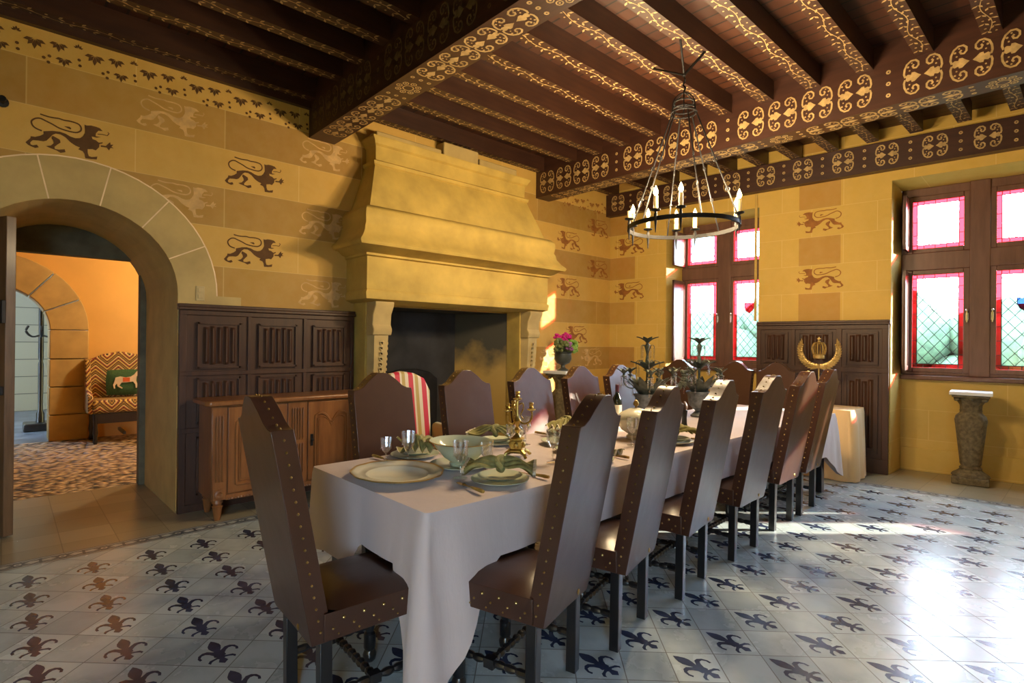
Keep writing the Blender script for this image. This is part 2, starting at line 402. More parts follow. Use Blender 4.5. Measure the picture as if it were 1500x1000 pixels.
def dup(root, loc, rz, label, group=None, scale=None):
    r = root.copy(); COL.objects.link(r); r.location = loc; r.rotation_euler = (0,0,rz); r['label'] = label
    if group: r['group'] = group
    if scale: r.scale = (scale,)*3
    for ch in list(root.children):
        c = ch.copy(); COL.objects.link(c); c.parent = r
        for g in list(ch.children):
            d = g.copy(); COL.objects.link(d); d.parent = c
    return r
def smooth_path(pts, n=4):
    out = []; P = [Vector(p) for p in pts]
    for i in range(len(P)-1):
        p0 = P[max(i-1,0)]; p1 = P[i]; p2 = P[i+1]; p3 = P[min(i+2, len(P)-1)]
        for k in range(n):
            t = k/n; out.append(.5*((2*p1)+(p2-p0)*t+(2*p0-5*p1+4*p2-p3)*t*t+(3*p1-3*p2+p3-p0)*t**3))
    out.append(P[-1]); return out

# ------------------------------------------------------------ painted motifs
LION = dict(
body=[(-153,6),(-104,22),(-64,27),(-32,21),(-5,8),(23,3),(49,10),(65,26),(79,54),(79,78),(74,116),(88,113),(112,120),(141,119),(165,114),(182,97),(156,93),(142,71),(140,49),(171,49),(146,39),(117,40),(122,23),(142,19),(159,6),(183,15),(181,5),(163,-4),(162,-27),(142,-56),(123,-52),(94,-59),(95,-86),(102,-108),(119,-110),(152,-99),(148,-122),(114,-127),(81,-128),(76,-97),(66,-81),(40,-73),(50,-58),(24,-50),(-4,-33),(-32,-5),(-59,8),(-86,7),(-104,-7),(-121,-34),(-135,-55),(-152,-65),(-178,-66),(-208,-71),(-221,-89),(-219,-103),(-208,-106),(-186,-97),(-176,-112),(-195,-122),(-216,-116),(-233,-109),(-246,-95),(-234,-78),(-221,-61),(-219,-46),(-196,-45),(-170,-30),(-152,-14)],
leg=[(-104,-12),(-86,-19),(-63,-31),(-59,-50),(-77,-69),(-92,-88),(-90,-102),(-67,-102),(-36,-91),(-31,-111),(-58,-123),(-81,-111),(-121,-101),(-139,-94),(-112,-84),(-95,-62),(-99,-43),(-108,-31)],
paw=[(171,-10),(201,-8),(220,18),(228,26),(230,8),(248,13),(235,-6),(250,-14),(230,-16),(221,-37),(206,-19),(171,-22)],
tip=[(-42,72),(-10,77),(0,68),(-5,58)])
TONGUE = [(151,67),(180,72),(210,71),(220,89),(212,97)]
TAIL = [(-161,7),(-192,16),(-211,33),(-216,60),(-197,83),(-171,92),(-140,82),(-105,69),(-69,52),(-32,45),(4,43),(32,47),(53,65),(55,89),(41,109),(13,116),(-15,117),(-42,115),(-69,119),(-101,116),(-132,116),(-171,122)]
def lion(mb, T, mi):
    for k in LION: mb.poly([(x/1000, y/1000, 0) for x, y in LION[k]], mi, T)
    mb.ribbon([(x/1000, y/1000) for x, y in TONGUE], .006, mi, T)
    mb.ribbon([(p.x, p.y) for p in smooth_path([(x/1000, y/1000, 0) for x, y in TAIL], 3)], .010, mi, T)
def disc(mb, T, x, y, r, mi, n=8, ry=None):
    ry = ry or r
    mb.add([(x+r*math.cos(2*PI*k/n), y+ry*math.sin(2*PI*k/n), 0) for k in range(n)], [tuple(range(n))], mi, T)
def ringm(mb, T, x, y, r, w, mi, n=10):
    vs = []
    for k in range(n):
        a = 2*PI*k/n; vs += [(x+r*math.cos(a), y+r*math.sin(a), 0), (x+(r-w)*math.cos(a), y+(r-w)*math.sin(a), 0)]
    mb.add(vs, [(2*k, 2*((k+1) % n), 2*((k+1) % n)+1, 2*k+1) for k in range(n)], mi, T)
SCR = [(.93,.06),(1.0,.25),(.97,.52),(.85,.78),(.62,.94),(.38,.93),(.22,.78),(.22,.60),(.34,.48),(.48,.50),(.54,.62),(.46,.70)]
def motif(mb, o, ux, uy, w, h, mi=1):
    T = frame(o, Vector(ux), Vector(uy)); a, b = w/2, h/2
    for sx in (-1, 1):
        for sy in (-1, 1):
            P = [(sx*x*a, sy*y*b) for x, y in SCR]
            if sx*sy < 0: P = P[::-1]
            mb.ribbon(P, .0135, mi, T)
            for x, y, r in ((.78,.62,.010),(.70,.40,.008),(.58,.80,.008)): disc(mb, T, sx*x*a, sy*y*b, r*.8, mi, 6)
        hp = [(.07,0),(.25,.12),(.42,.26),(.58,.27),(.62,.15),(.80,.20),(.95,.10),(.88,0),(.95,-.10),(.80,-.20),(.62,-.15),(.58,-.27),(.42,-.26),(.25,-.12)]
        P = [(sx*x*a, y*b, 0) for x, y in hp]
        mb.poly(P if sx > 0 else P[::-1], mi, T)
def wheel(mb, o, ux, uy, r, mi=1):
    T = frame(o, Vector(ux), Vector(uy)); ringm(mb, T, 0, 0, r*.42, .010, mi, 16)
    for k in range(8):
        a = 2*PI*k/8; ringm(mb, T, r*.72*math.cos(a), r*.72*math.sin(a), r*.24, .009, mi, 8); disc(mb, T, r*.72*math.cos(a), r*.72*math.sin(a), r*.08, mi, 6)
def dots3(mb, o, ux, uy, h, mi=1):
    T = frame(o, Vector(ux), Vector(uy))
    for q in (-.34, 0, .34): ringm(mb, T, 0, q*h, .017, .011, mi, 8)
def vine(mb, T, L, seed, mi=1):
    R = random.Random(seed); y = .05; s = 1
    mb.ribbon([(.018*math.sin(t*L*14), t*L) for t in [i/(L*22) for i in range(int(L*22))]], .005, mi, T)
    while y < L-.04:
        x = .02*s
        for q in (-1, 1):
            a = q*.7+s*.3; dx, dy = math.sin(a), math.cos(a); px, py = -dy, dx
            mb.add([(x, y, 0), (x+dx*.024+px*.009, y+dy*.024+py*.009, 0), (x+dx*.045, y+dy*.045, 0), (x+dx*.024-px*.009, y+dy*.024-py*.009, 0)], [(3,2,1,0)], mi, T)
        disc(mb, T, -x*1.3, y+.02, R.uniform(.006, .010), mi, 6)
        y += R.uniform(.062, .085); s = -s
def vleaf(mb, T, x, y, r, mi, up=1):
    for k in range(5):
        a = PI/2*up+(k-2)*.62*1.0; L = r*(1 if k == 2 else .85); dx, dy = math.cos(a), math.sin(a); px, py = -dy, dx
        w = r*.17
        P = [(x+dx*.1*r, y+dy*.1*r, 0), (x+dx*L*.6+px*w, y+dy*L*.6+py*w, 0), (x+dx*L, y+dy*L, 0), (x+dx*L*.6-px*w, y+dy*L*.6-py*w, 0)]
        mb.poly(P[::-1], mi, T)
def leafborder(mb, T, u0, u1, z, mi):
    u = u0
    while u < u1:
        vleaf(mb, T, u, z+.085, .075, mi, -1); vleaf(mb, T, u+.13, z+.10, .065, mi, -1); vleaf(mb, T, u+.16, z+.0, .06, mi, -1)
        vleaf(mb, T, u+.24, z+.10, .035, mi, 1)
        for a, b in ((.05,-.03),(.075,-.055),(.08,-.01),(.245,.02),(.25,-.02)): disc(mb, T, u+a, z+b, .011, mi, 7)
        u += .335

# ------------------------------------------------------------ floor
XL = -5.06; XR = 2.3; YB = -3.2; PASS = -6.35; ZT = 3.80
fb = MB()
def fq(p, mi, z=0): fb.add([(a, b, z) for a, b in p], [(0,1,2,3)], mi)
bx0, bx1 = -4.60, -4.465; by = FY(0)-.68
def byx(x, d=0): return FY(x)-.73+d
fq([(XL,YB),(bx0,YB),(bx0,byx(bx0)+.135),(XL,FY(XL)+.0)], 1)
fq([(XL,FY(XL)),(bx0,byx(bx0)+.135),(XR,byx(XR)+.135),(XR,FY(XR))], 1)
fq([(bx1,YB),(XR,YB),(XR,byx(XR)),(bx1,byx(bx1))], 0)
fq([(bx0,YB),(bx1,YB),(bx1,byx(bx1)),(bx0,byx(bx0)+.135)], 3)
fq([(bx0,byx(bx0)+.135),(bx1,byx(bx1)),(XR,byx(XR)),(XR,byx(XR)+.135)], 3)
for xa, xb in ((-4.16,-2.925),(-1.556,-.12),(.464,1.90)): fq([(xa,FY(xa)),(xb,FY(xb)),(xb,FY(xb)+.47),(xa,FY(xa)+.47)], 1)
fq([(PASS,-.40),(XL,-.40),(XL,1.10),(PASS,1.10)], 1)
fq([(-5.65,2.78),(XL,2.78),(XL,4.62),(-5.65,4.62)], 5)
FL = [(0,.5),(.055,.42),(.105,.31),(.115,.22),(.09,.12),(.055,.03),(.085,.05),(.16,.125),(.25,.125),(.33,.06),(.365,-.05),(.345,-.14),(.30,-.12),(.315,-.04),(.275,.03),(.21,.035),(.15,-.02),(.10,-.11),(.105,-.19),(.07,-.21),(.13,-.235),(.205,-.255),(.25,-.33),(.215,-.39),(.19,-.335),(.14,-.30),(.075,-.28),(.045,-.30),(.085,-.41),(0,-.5)]
FLP = [(x*.225, y*.225, 0) for x, y in FL]+[(-x*.225, y*.225, 0) for x, y in FL[::-1][1:-1]]
FLT = tessellate_polygon([[Vector(p) for p in FLP]])
for i in range(-12, 12):
    for j in range(-11, 17):
        cx = -1.184+.3*i; cy = 2.215+.3*j
        if cx-.12 < bx1 or cx+.12 > XR or cy+.1 > byx(cx) or cy < -1.2: continue
        fb.add(FLP, FLT, 2, frame((cx-.004, cy, .0006), (0,1,0), (-1,0,0)) @ Matrix.Scale(1,4))
# borders
for a in (0.012, .118):
    fb.add([(bx0+a, YB, .0005), (bx0+a+.010, YB, .0005), (bx0+a+.010, byx(bx0+a), .0005), (bx0+a, byx(bx0+a), .0005)], [(0,1,2,3)], 4)
    fb.add([(bx1, byx(bx1,a), .0005), (XR, byx(XR,a), .0005), (XR, byx(XR,a+.01), .0005), (bx1, byx(bx1,a+.01), .0005)], [(0,1,2,3)], 4)
def bordermot(T):
    ringm(fb, T, 0, 0, .020, .010, 4, 8)
    for s in (-1, 1):
        fb.poly([(s*.03,0,0),(s*.06,.022,0),(s*.10,.012,0),(s*.10,-.012,0),(s*.06,-.022,0)][::s], 4, T)
        fb.ribbon([(s*.02,.034),(s*.06,.030),(s*.10,.034)], .006, 4, T); fb.ribbon([(s*.02,-.034),(s*.06,-.030),(s*.10,-.034)], .006, 4, T)
y = -1.0
while y < 6.0: bordermot(frame((bx0+.0675, y, .0006), (0,1,0), (-1,0,0))); y += .215
x = -4.3
while x < 2.2: bordermot(frame((x, byx(x,.0675), .0006), (math.cos(aF),math.sin(aF),0), (-math.sin(aF),math.cos(aF),0))); x += .215
struct(fb.build('floor', [M_tile, M_btile, M_fleur, M_bord, M_bordl, M_soot], smooth=False))
cf = MB(); cf.add([(-9.7,-4,0),(PASS,-4,0),(PASS,4.5,0),(-9.7,4.5,0)], [(0,1,2,3)]); struct(cf.build('floor_corridor', M_cobble, smooth=False))
cf = MB(); cf.add([(-14,-4,0),(-9.7,-4,0),(-9.7,3,0),(-14,3,0)], [(0,1,2,3)])
struct(cf.build('floor_annex', simple('blue grey flagstones', (.16,.19,.25), .3, var=.4, scale=5), smooth=False))

# ------------------------------------------------------------ wall left (door arch, firebox opening)
AC, AR, AZ = .37, .655, 1.765     # arch centre y, radius, spring z
wl = MB()
def wq(y0, z0, y1, z1): wl.add([(XL,y0,z0),(XL,y1,z0),(XL,y1,z1),(XL,y0,z1)], [(3,2,1,0)], 0)
YE = FY(XL)
wq(YB,0,AC-AR,ZT); wq(AC+AR,0,2.78,ZT); wq(4.62,0,YE,ZT); wq(2.78,1.76,4.62,ZT)
n = 24; arc = [(AC-AR*math.cos(PI*k/n), AZ+AR*.97*math.sin(PI*k/n)) for k in range(n+1)]
for k in range(n):
    (a, b), (c, d) = arc[k], arc[k+1]
    wl.add([(XL,a,b),(XL,c,d),(XL,c,ZT),(XL,a,ZT)], [(3,2,1,0)], 0)
    wl.add([(XL,a,b),(XL,c,d),(PASS,c*.97+.01,d),(PASS,a*.97+.01,b)], [(0,1,2,3)], 4)
for yy, q in ((AC-AR, 0), (AC+AR, 1)):
    wl.add([(XL,yy,0),(XL,yy,AZ),(PASS,yy*.97+.01,AZ),(PASS,yy*.97+.01,0)], [(0,1,2,3) if q else (3,2,1,0)], 4)
T = frame((XL+.002, 0, 0), (0,1,0), (0,0,1))     # local x -> y , local y -> z
for yc, zc, mi in ((.345,2.845,1),(1.607,2.845,1),(1.607,2.18,1),(-.9,2.845,1),(.98,3.175,3),(2.24,3.175,3),(1.05,2.53,3),(2.24,2.51,3),(2.24,1.85,3)):
    if yc == 1.05: mi = 3
    lion(wl, T @ Matrix.Translation((yc, zc, 0)), mi)
for yc, zc in ((5.77,2.83),(5.77,2.18),(6.42,3.10),(6.42,2.50),(5.95,1.52)):
    lion(wl, T @ Matrix.Translation((yc, zc, 0)) @ Matrix.Scale(-1, 4, (1,0,0)), 2)
for yc, zc in ((5.45,1.2),(6.3,1.2)): lion(wl, T @ Matrix.Translation((yc, zc, 0)) @ Matrix.Scale(-1, 4, (1,0,0)), 3)
leafborder(wl, T, -1.2, 2.3, 3.40, 1); leafborder(wl, T, 5.6, YE-.1, 3.36, 2)
# voussoirs of the door arch
VR = AR+.285; nv = 7
for k in range(nv):
    a0, a1 = PI*k/nv, PI*(k+1)/nv; st = 5; vs = []
    for q in range(st+1):
        a = a0+(a1-a0)*q/st; vs += [(AC-AR*math.cos(a), AZ+AR*.97*math.sin(a), .0025), (AC-VR*math.cos(a), AZ+VR*math.sin(a), .0025)]
    wl.add(vs, [(2*q, 2*q+2, 2*q+3, 2*q+1) for q in range(st)], 4, T)
    if k: wl.ribbon([(AC-AR*math.cos(a0), AZ+AR*.97*math.sin(a0)), (AC-VR*math.cos(a0), AZ+VR*math.sin(a0))], .009, 5, T @ Matrix.Translation((0,0,.004)))
wl.ribbon([(AC-VR*math.cos(PI*k/30), AZ+VR*math.sin(PI*k/30)) for k in range(31)], .010, 5, T @ Matrix.Translation((0,0,.004)))
for z0, z1, yy in ((1.685,AZ,1.50),(1.45,1.685,1.38)):
    wl.add([(AC+AR,z0,.0025),(yy,z0,.0025),(yy,z1,.0025),(AC+AR,z1,.0025)], [(0,1,2,3)], 4, T)
# firebox
for p in ([(XL,2.78,0),(XL,2.78,1.76),(-5.65,2.95,1.76),(-5.65,2.95,0)], [(-5.65,2.95,0),(-5.65,2.95,2.4),(-5.65,4.25,2.4),(-5.65,4.25,0)]): wl.add(p, [(0,1,2,3)], 6)
wl.add([(XL,4.62,0),(XL,4.62,1.76),(-5.65,4.25,1.76),(-5.65,4.25,0)], [(3,2,1,0)], 7)
wl.add([(XL,2.78,1.76),(XL,4.62,1.76),(-5.65,4.62,1.76),(-5.65,2.78,1.76)], [(0,1,2,3)], 6)
def mk_fireside():
    m, nt, b = nmat('half sooted firebrick'); p = pos(nt); s = N(nt, 'ShaderNodeSeparateXYZ'); nt.links.new(p, s.inputs[0])
    n = noise(nt, p, 3, 4)
    f = mth(nt, 'ADD', mth(nt, 'ADD', mth(nt, 'MULTIPLY', s.outputs[2], 1.3), -1.5), mth(nt, 'MULTIPLY', n, .9))
    c = ramp(nt, f, [(.3, (.42,.27,.07)), (.75, (.05,.045,.03))]); nt.links.new(c, b.inputs['Base Color']); b.inputs['Roughness'].default_value = .8
    return m
M_fireside = mk_fireside()
struct(wl.build('wall_left', [M_wl, M_lion_d, M_lion_b, M_lion_l, M_stone2, M_joint, M_soot, M_fireside], smooth=False))
t = thing('wall_bracket', 'small black iron wall fitting high on the left wall above the door arch', 'wall fitting', (XL,-.02,2.99))
b = MB(); b.lathe([(.035,0),(.035,.012),(.015,.018),(.012,.07),(.022,.075),(.02,.09)], 12, (0,0,0), 0, frame((0,0,0),(0,1,0),(0,0,1))); b.build('iron_boss', M_iron, t)
# light switch
t = thing('light_switch', 'small ivory double light switch on the wall just above the left panelling', 'light switch', (XL, 1.184, 1.72))
b = MB(); b.box((0,-.032,0),(.012,.032,.12)); b.build('plate', M_plast, t, bevel=.003)
for z in (.02,.07): b = MB(); b.box((.012,-.018,z),(.02,.018,z+.03)); b.build('rocker', M_plast, t, bevel=.002)

# ------------------------------------------------------------ wall far with two window niches
wf = MB(); DN = .46
def FP(x, d, z): return (x, FY(x)+d, z)
def wfq(x0, z0, x1, z1, d=0, mi=0): wf.add([FP(x0,d,z0),FP(x1,d,z0),FP(x1,d,z1),FP(x0,d,z1)], [(0,1,2,3)], mi)
NI = [(-4.16,-2.925,0.0,3.13,1.06),(-1.556,-.12,0.0,3.21,1.03),(.464,1.90,0.0,3.21,1.03)]
wfq(XL,0,NI[0][0],ZT); wfq(NI[0][1],0,NI[1][0],ZT); wfq(NI[1][1],0,NI[2][0],ZT); wfq(NI[2][1],0,XR,ZT)
for x0, x1, zb, zt, sill in NI:
    wfq(x0,zt,x1,ZT); wfq(x0,0,x1,sill,DN,1)
    wf.add([FP(x0,0,0),FP(x0,DN,0),FP(x0,DN,zt),FP(x0,0,zt)], [(3,2,1,0)][::1], 1)
    wf.add([FP(x1,0,0),FP(x1,DN,0),FP(x1,DN,zt),FP(x1,0,zt)], [(0,1,2,3)], 1)
    wf.add([FP(x0,0,zt),FP(x1,0,zt),FP(x1,DN,zt-.03),FP(x0,DN,zt-.03)], [(0,1,2,3)], 1)
    # outer reveal
    wf.add([FP(x0,DN,sill),FP(x0,DN+.2,sill),FP(x0,DN+.2,zt),FP(x0,DN,zt)], [(0,1,2,3)], 2); wf.add([FP(x1,DN,sill),FP(x1,DN+.2,sill),FP(x1,DN+.2,zt),FP(x1,DN,zt)], [(0,1,2,3)], 2)
    wf.add([FP(x0,DN,sill),FP(x0,DN+.2,sill),FP(x1,DN+.2,sill),FP(x1,DN,sill)], [(0,1,2,3)], 2)
T = frame((-1.6, 7.09-.002, 0), (1,K,0), (0,0,1)) @ Matrix.Translation((1.6,0,0))
for xc, zc in ((-4.74,2.84),(-4.74,2.18),(-2.25,2.865),(-2.25,2.19)): lion(wf, T @ Matrix.Translation((xc, zc, 0)) @ Matrix.Scale(-1, 4, (1,0,0)), 3)
struct(wf.build('wall_far', [M_wf, M_wo, M_grey, M_lion_b], smooth=False))
# crack line / skirting below right niche
b = MB(); b.box((0,-.022,0),(1.43,0,.26)); o = struct(b.build('baseboard_far', M_wo, bevel=.004)); o.location = FP(-1.553, DN-.0, .0); o.rotation_euler = (0,0,aF)

# right and back walls
wr = MB(); WW = [(-2.6,-1.3)]; WZ0, WZ1 = .6, 2.7; ys = [YB]+[q for w in WW for q in w]+[FY(XR)]  # WW: unseen window added behind the camera for cool fill on floor and cloth
for i in range(0, len(ys), 2): wr.add([(XR,ys[i],0),(XR,ys[i+1],0),(XR,ys[i+1],ZT),(XR,ys[i],ZT)], [(0,1,2,3)])
for y0, y1 in WW:
    for z0, z1 in ((0,WZ0),(WZ1,ZT)): wr.add([(XR,y0,z0),(XR,y1,z0),(XR,y1,z1),(XR,y0,z1)], [(0,1,2,3)])
    for p in ([(XR,y0,WZ0),(XR+.15,y0,WZ0),(XR+.15,y0,WZ1),(XR,y0,WZ1)],[(XR,y1,WZ0),(XR+.15,y1,WZ0),(XR+.15,y1,WZ1),(XR,y1,WZ1)],[(XR,y0,WZ0),(XR+.15,y0,WZ0),(XR+.15,y1,WZ0),(XR,y1,WZ0)],[(XR,y0,WZ1),(XR+.15,y0,WZ1),(XR+.15,y1,WZ1),(XR,y1,WZ1)]): wr.add(p, [(0,1,2,3)])
struct(wr.build('wall_right', M_wo, smooth=False))
for i, (y0, y1) in enumerate(WW):
    t = bpy.data.objects.new('window_%d' % (4+i), None); COL.objects.link(t); struct(t)
    b = MB(); ym = (y0+y1)/2
    for a in ((XR+.07,y0,WZ0,XR+.12,y0+.07,WZ1),(XR+.07,y1-.07,WZ0,XR+.12,y1,WZ1),(XR+.07,ym-.06,WZ0,XR+.12,ym+.06,WZ1),(XR+.07,y0,WZ0,XR+.12,y1,WZ0+.08),(XR+.07,y0,WZ1-.08,XR+.12,y1,WZ1),(XR+.07,y0,2.2,XR+.12,y1,2.32)): b.box(a[:3], a[3:])
    b.build('window_frame', M_frame, t)
wb = MB(); wb.add([(XL,YB,0),(XR,YB,0),(XR,YB,ZT),(XL,YB,ZT)], [(0,1,2,3)]); struct(wb.build('wall_back', M_wo, smooth=False))

# ------------------------------------------------------------ ceiling, joists, beams
cb_ = MB(); cb_.add([(XL-.05,YB,ZT),(XR,YB,ZT),(XR,8.2,ZT),(XL-.05,8.2,ZT)], [(3,2,1,0)]); ceil = struct(cb_.build('ceiling', M_plank, smooth=False))
b = MB(); b.add([(XL-.05,YB,ZT+.2),(XR,YB,ZT+.2),(XR,8.2,ZT+.2),(XL-.05,8.2,ZT+.2)], [(0,1,2,3)]); b.build('floor_boards_above', M_plank, ceil, smooth=False)
bays = [(-3.2,-1.0),(-.75,2.08),(2.33,5.11),(5.35,6.93)]
jx = [-4.97]+[-4.80+.3885*k+.18*0 for k in range(1, 18)]; jx[1:] = [-4.42+.389*k for k in range(17)]
for bi, (y0, y1) in enumerate(bays):
    var = []
    for s in range(3):
        b = MB(); b.box((-.055,y0,3.625),(.055,y1,ZT)); vine(b, frame((0,y0,3.6235), (-1,0,0), (0,1,0)), y1-y0, 10*bi+s)
        var.append(b)
    first = {}
    for k, x in enumerate(jx):
        s = k % 3
        if bi == 3: y1x = 0
        if s not in first:
            first[s] = var[s].build('joist', [M_joist, M_gold], ceil, smooth=False); first[s].location = (x,0,0)
        else:
            c = first[s].copy(); COL.objects.link(c); c.parent = ceil; c.location = (x,0,0)
M_gold_shade = simple('faded dark stencil', (.13, .085, .04), .7, var=.3, scale=18)  # gold stencil with the unlit front face's shade put into its colour
def beam(y0, z0, label, x0=XL, x1=XR, front=True, period=4, z1=ZT, spacing=.285):
    t = MB(); t.box((x0,y0,z0),(x1,y0+.25,z1))
    h = .27; zc = z0+.04+h/2; x = x0+.2; k = 0
    while x < x1-.2:
        if front:
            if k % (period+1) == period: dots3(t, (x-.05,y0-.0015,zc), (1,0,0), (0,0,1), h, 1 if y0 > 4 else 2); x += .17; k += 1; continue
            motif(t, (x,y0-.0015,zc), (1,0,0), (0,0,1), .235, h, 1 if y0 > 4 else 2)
        x += spacing; k += 1
    x = x0+.35; k = 0
    while x < x1-.2:
        if k % 5 == 4:
            wheel(t, (x,y0+.125,z0-.0015), (-1,0,0), (0,1,0), .105)
            for q in (-.17,.17):
                for p in (-.07,0,.07): ringm(t, frame((x+q,y0+.125+p,z0-.0015), (-1,0,0), (0,1,0)), 0, 0, .017, .011, 1, 8)
            x += .36
        else: motif(t, (x,y0+.125,z0-.0015), (-1,0,0), (0,1,0), .25, .215); x += .27
        if (k+1) % 5 == 4: x += .09
        k += 1
    o = t.build('ceiling_beam', [M_beam, M_gold, M_gold_shade], smooth=False); return tag(o, label, 'ceiling beam', 'great painted ceiling beams')
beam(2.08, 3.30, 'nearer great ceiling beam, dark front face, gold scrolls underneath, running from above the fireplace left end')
beam(5.11, 3.30, 'second great painted ceiling beam, behind the chandelier, with gold quatrefoil scrolls on its front')
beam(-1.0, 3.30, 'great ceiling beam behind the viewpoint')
# beam along the far wall
t = MB(); x0, x1 = XL, XR
t.add([FP(x0,-.11,3.30),FP(x1,-.11,3.33),FP(x1,.0,3.33),FP(x0,.0,3.30),FP(x0,-.11,3.62),FP(x1,-.11,3.62),FP(x1,0,3.62),FP(x0,0,3.62)], [(3,2,1,0),(4,5,6,7),(0,1,5,4),(2,3,7,6)])
x = x0+.2; k = 0
uxf = Vector((1,K,0)).normalized()
while x < x1-.1:
    motif(t, FP(x,-.1115,3.475), uxf, (0,0,1), .20, .23); dots3(t, FP(x+.205,-.1115,3.475), uxf, (0,0,1), .25); x += .41
tag(t.build('ceiling_beam', [M_beam, M_gold], smooth=False), 'painted wall beam above the windows with alternating scrolls and triple dots', 'ceiling beam', 'great painted ceiling beams')
b = MB(); b.box((XL,YB,3.56),(XL+.05,2.08,ZT)); struct(b.build('trim_1', M_joist, smooth=False))
# cable conduit beside left window
b = MB(); b.tube([FP(-2.955,-.02,1.70),FP(-2.955,-.02,3.29)], .016, 8); struct(b.build('trim_2', M_wo))

# ------------------------------------------------------------ corridor, annex
cw = MB(); CX = -9.7; cyc, cr, cz = -.12, .575, 1.5
def cq(y0,z0,y1,z1): cw.add([(CX,y0,z0),(CX,y1,z0),(CX,y1,z1),(CX,y0,z1)], [(3,2,1,0)])
co = cr+.415; cq(-4,0,cyc-co,3.2); cq(cyc+co,0,4.5,3.2)
for k in range(16):
    a, c = PI*k/16, PI*(k+1)/16; p = (cyc-co*math.cos(a), cz+co*math.sin(a)); q = (cyc-co*math.cos(c), cz+co*math.sin(c))
    cw.add([(CX,*p),(CX,*q),(CX,q[0],3.2),(CX,p[0],3.2)], [(3,2,1,0)])
struct(cw.build('wall_corridor', M_orange, smooth=False))
# arch surround stones
t = thing('stone_arch', 'rounded ochre stone arch surround in the orange corridor beyond the doorway', 'arch', (CX,0,0))
for z0, z1 in ((.0,.34),(.36,.72),(.74,1.10),(1.12,1.5)):
    for s in (-1,1):
        b = MB(); ya, yb = cyc+s*cr, cyc+s*(cr+.42); b.box((-.4,min(ya,yb),z0),(.05,max(ya,yb),z1+.01)); b.build('stone_block', M_stone2, t, bevel=.01)
for k in range(7):
    a0, a1 = PI*k/7+.008, PI*(k+1)/7-.008; P = []
    for q in range(5): a = a0+(a1-a0)*q/4; P.append((-.4, cyc-cr*math.cos(a), 1.51+cr*math.sin(a)))
    for q in range(4,-1,-1): a = a0+(a1-a0)*q/4; P.append((-.4, cyc-(cr+.42)*math.cos(a), 1.51+(cr+.42)*math.sin(a)))
    b = MB(); b.prism(P, (.45,0,0)); b.build('stone_block', M_stone2, t, bevel=.01)
b = MB()
for p in ([(-14,-4,0),(-14,3,0),(-14,3,3.2),(-14,-4,3.2)],[(-14,3,0),(CX-.4,3,0),(CX-.4,3,3.2),(-14,3,3.2)],[(-14,-4,0),(CX-.4,-4,0),(CX-.4,-4,3.2),(-14,-4,3.2)],[(-14,-4,3.2),(CX,-4,3.2),(CX,3,3.2),(-14,3,3.2)]): b.add(p, [(0,1,2,3)])
def ashlar():
    m, nt, bb = nmat('grey ashlar courses'); p = pos(nt); br = N(nt, 'ShaderNodeTexBrick'); br.inputs['Scale'].default_value = 1
    br.inputs['Brick Width'].default_value = .75; br.inputs['Row Height'].default_value = .33; br.inputs['Mortar Size'].default_value = .008
    for i, c in ((1,(.30,.31,.26,1)),(2,(.38,.37,.28,1)),(3,(.12,.12,.10,1))): br.inputs[i].default_value = c
    s = N(nt, 'ShaderNodeSeparateXYZ'); c = N(nt, 'ShaderNodeCombineXYZ'); nt.links.new(p, s.inputs[0]); nt.links.new(mth(nt,'ADD',s.outputs[1],s.outputs[0]), c.inputs[0]); nt.links.new(s.outputs[2], c.inputs[1]); nt.links.new(c.outputs[0], br.inputs[0])
    nt.links.new(br.outputs[0], bb.inputs['Base Color']); bb.inputs['Roughness'].default_value = .85; return m
struct(b.build('wall_annex', ashlar(), smooth=False))
b = MB()
for p in ([(CX,-4,0),(PASS,-4,0),(PASS,-4,3.2),(CX,-4,3.2)],[(CX,4.5,0),(PASS,4.5,0),(PASS,4.5,3.2),(CX,4.5,3.2)],[(CX,-4,3.2),(PASS,-4,3.2),(PASS,4.5,3.2),(CX,4.5,3.2)],
          [(PASS,-4,0),(PASS,-.26,0),(PASS,-.26,3.2),(PASS,-4,3.2)],[(PASS,.985,0),(PASS,4.5,0),(PASS,4.5,3.2),(PASS,.985,3.2)],[(PASS,-.26,2.14),(PASS,.985,2.14),(PASS,.985,3.2),(PASS,-.26,3.2)]): b.add(p, [(0,1,2,3)])
struct(b.build('wall_corridor_near', M_orange, smooth=False))
b = MB(); b.box((PASS-.02,.955,0),(PASS+.09,1.01,2.14)); b.box((PASS-.02,-.30,0),(PASS+.09,-.24,2.14)); b.box((PASS-.02,-.30,2.14),(PASS+.09,1.01,2.42))
struct(b.build('trim_3', simple('dark grey door surround', (.13,.115,.07), .8, var=.3), bevel=.006))
# door leaf
hx, hy = -5.80, -.27; fx, fy = -5.20, .035; L = math.hypot(fx-hx, fy-hy); da = math.atan2(fy-hy, fx-hx)
t = bpy.data.objects.new('door_1', None); COL.objects.link(t); struct(t); t.location = (hx,hy,0); t.rotation_euler = (0,0,da)
b = MB(); b.box((0,-.03,.01),(L,.03,2.25))
b.build('door_leaf', M_door, t, bevel=.004)
for z0, z1 in ((.15,1.0),(1.12,1.75),(1.85,2.15)): b = MB(); b.box((.08,-.045,z0),(L-.09,-.03,z1)); b.build('door_panel', M_panel, t, bevel=.008)
b = MB(); b.box((L-.10,-.055,1.50),(L+.006,-.030,1.66)); b.box((L-.06,-.05,1.0),(L-.01,-.03,1.06)); b.build('door_handle', M_iron, t, bevel=.003)
b = MB()
for k in range(11): b.tube([(L-.06-.006*k+.008*math.cos(a)*(k%2), -.07+.008*math.cos(a)*(1-k%2), 1.5-.02*k+.013*math.sin(a)) for a in [i*PI/4 for i in range(8)]], .0025, 5, closed=True)
b.build('chain', M_steel, t)
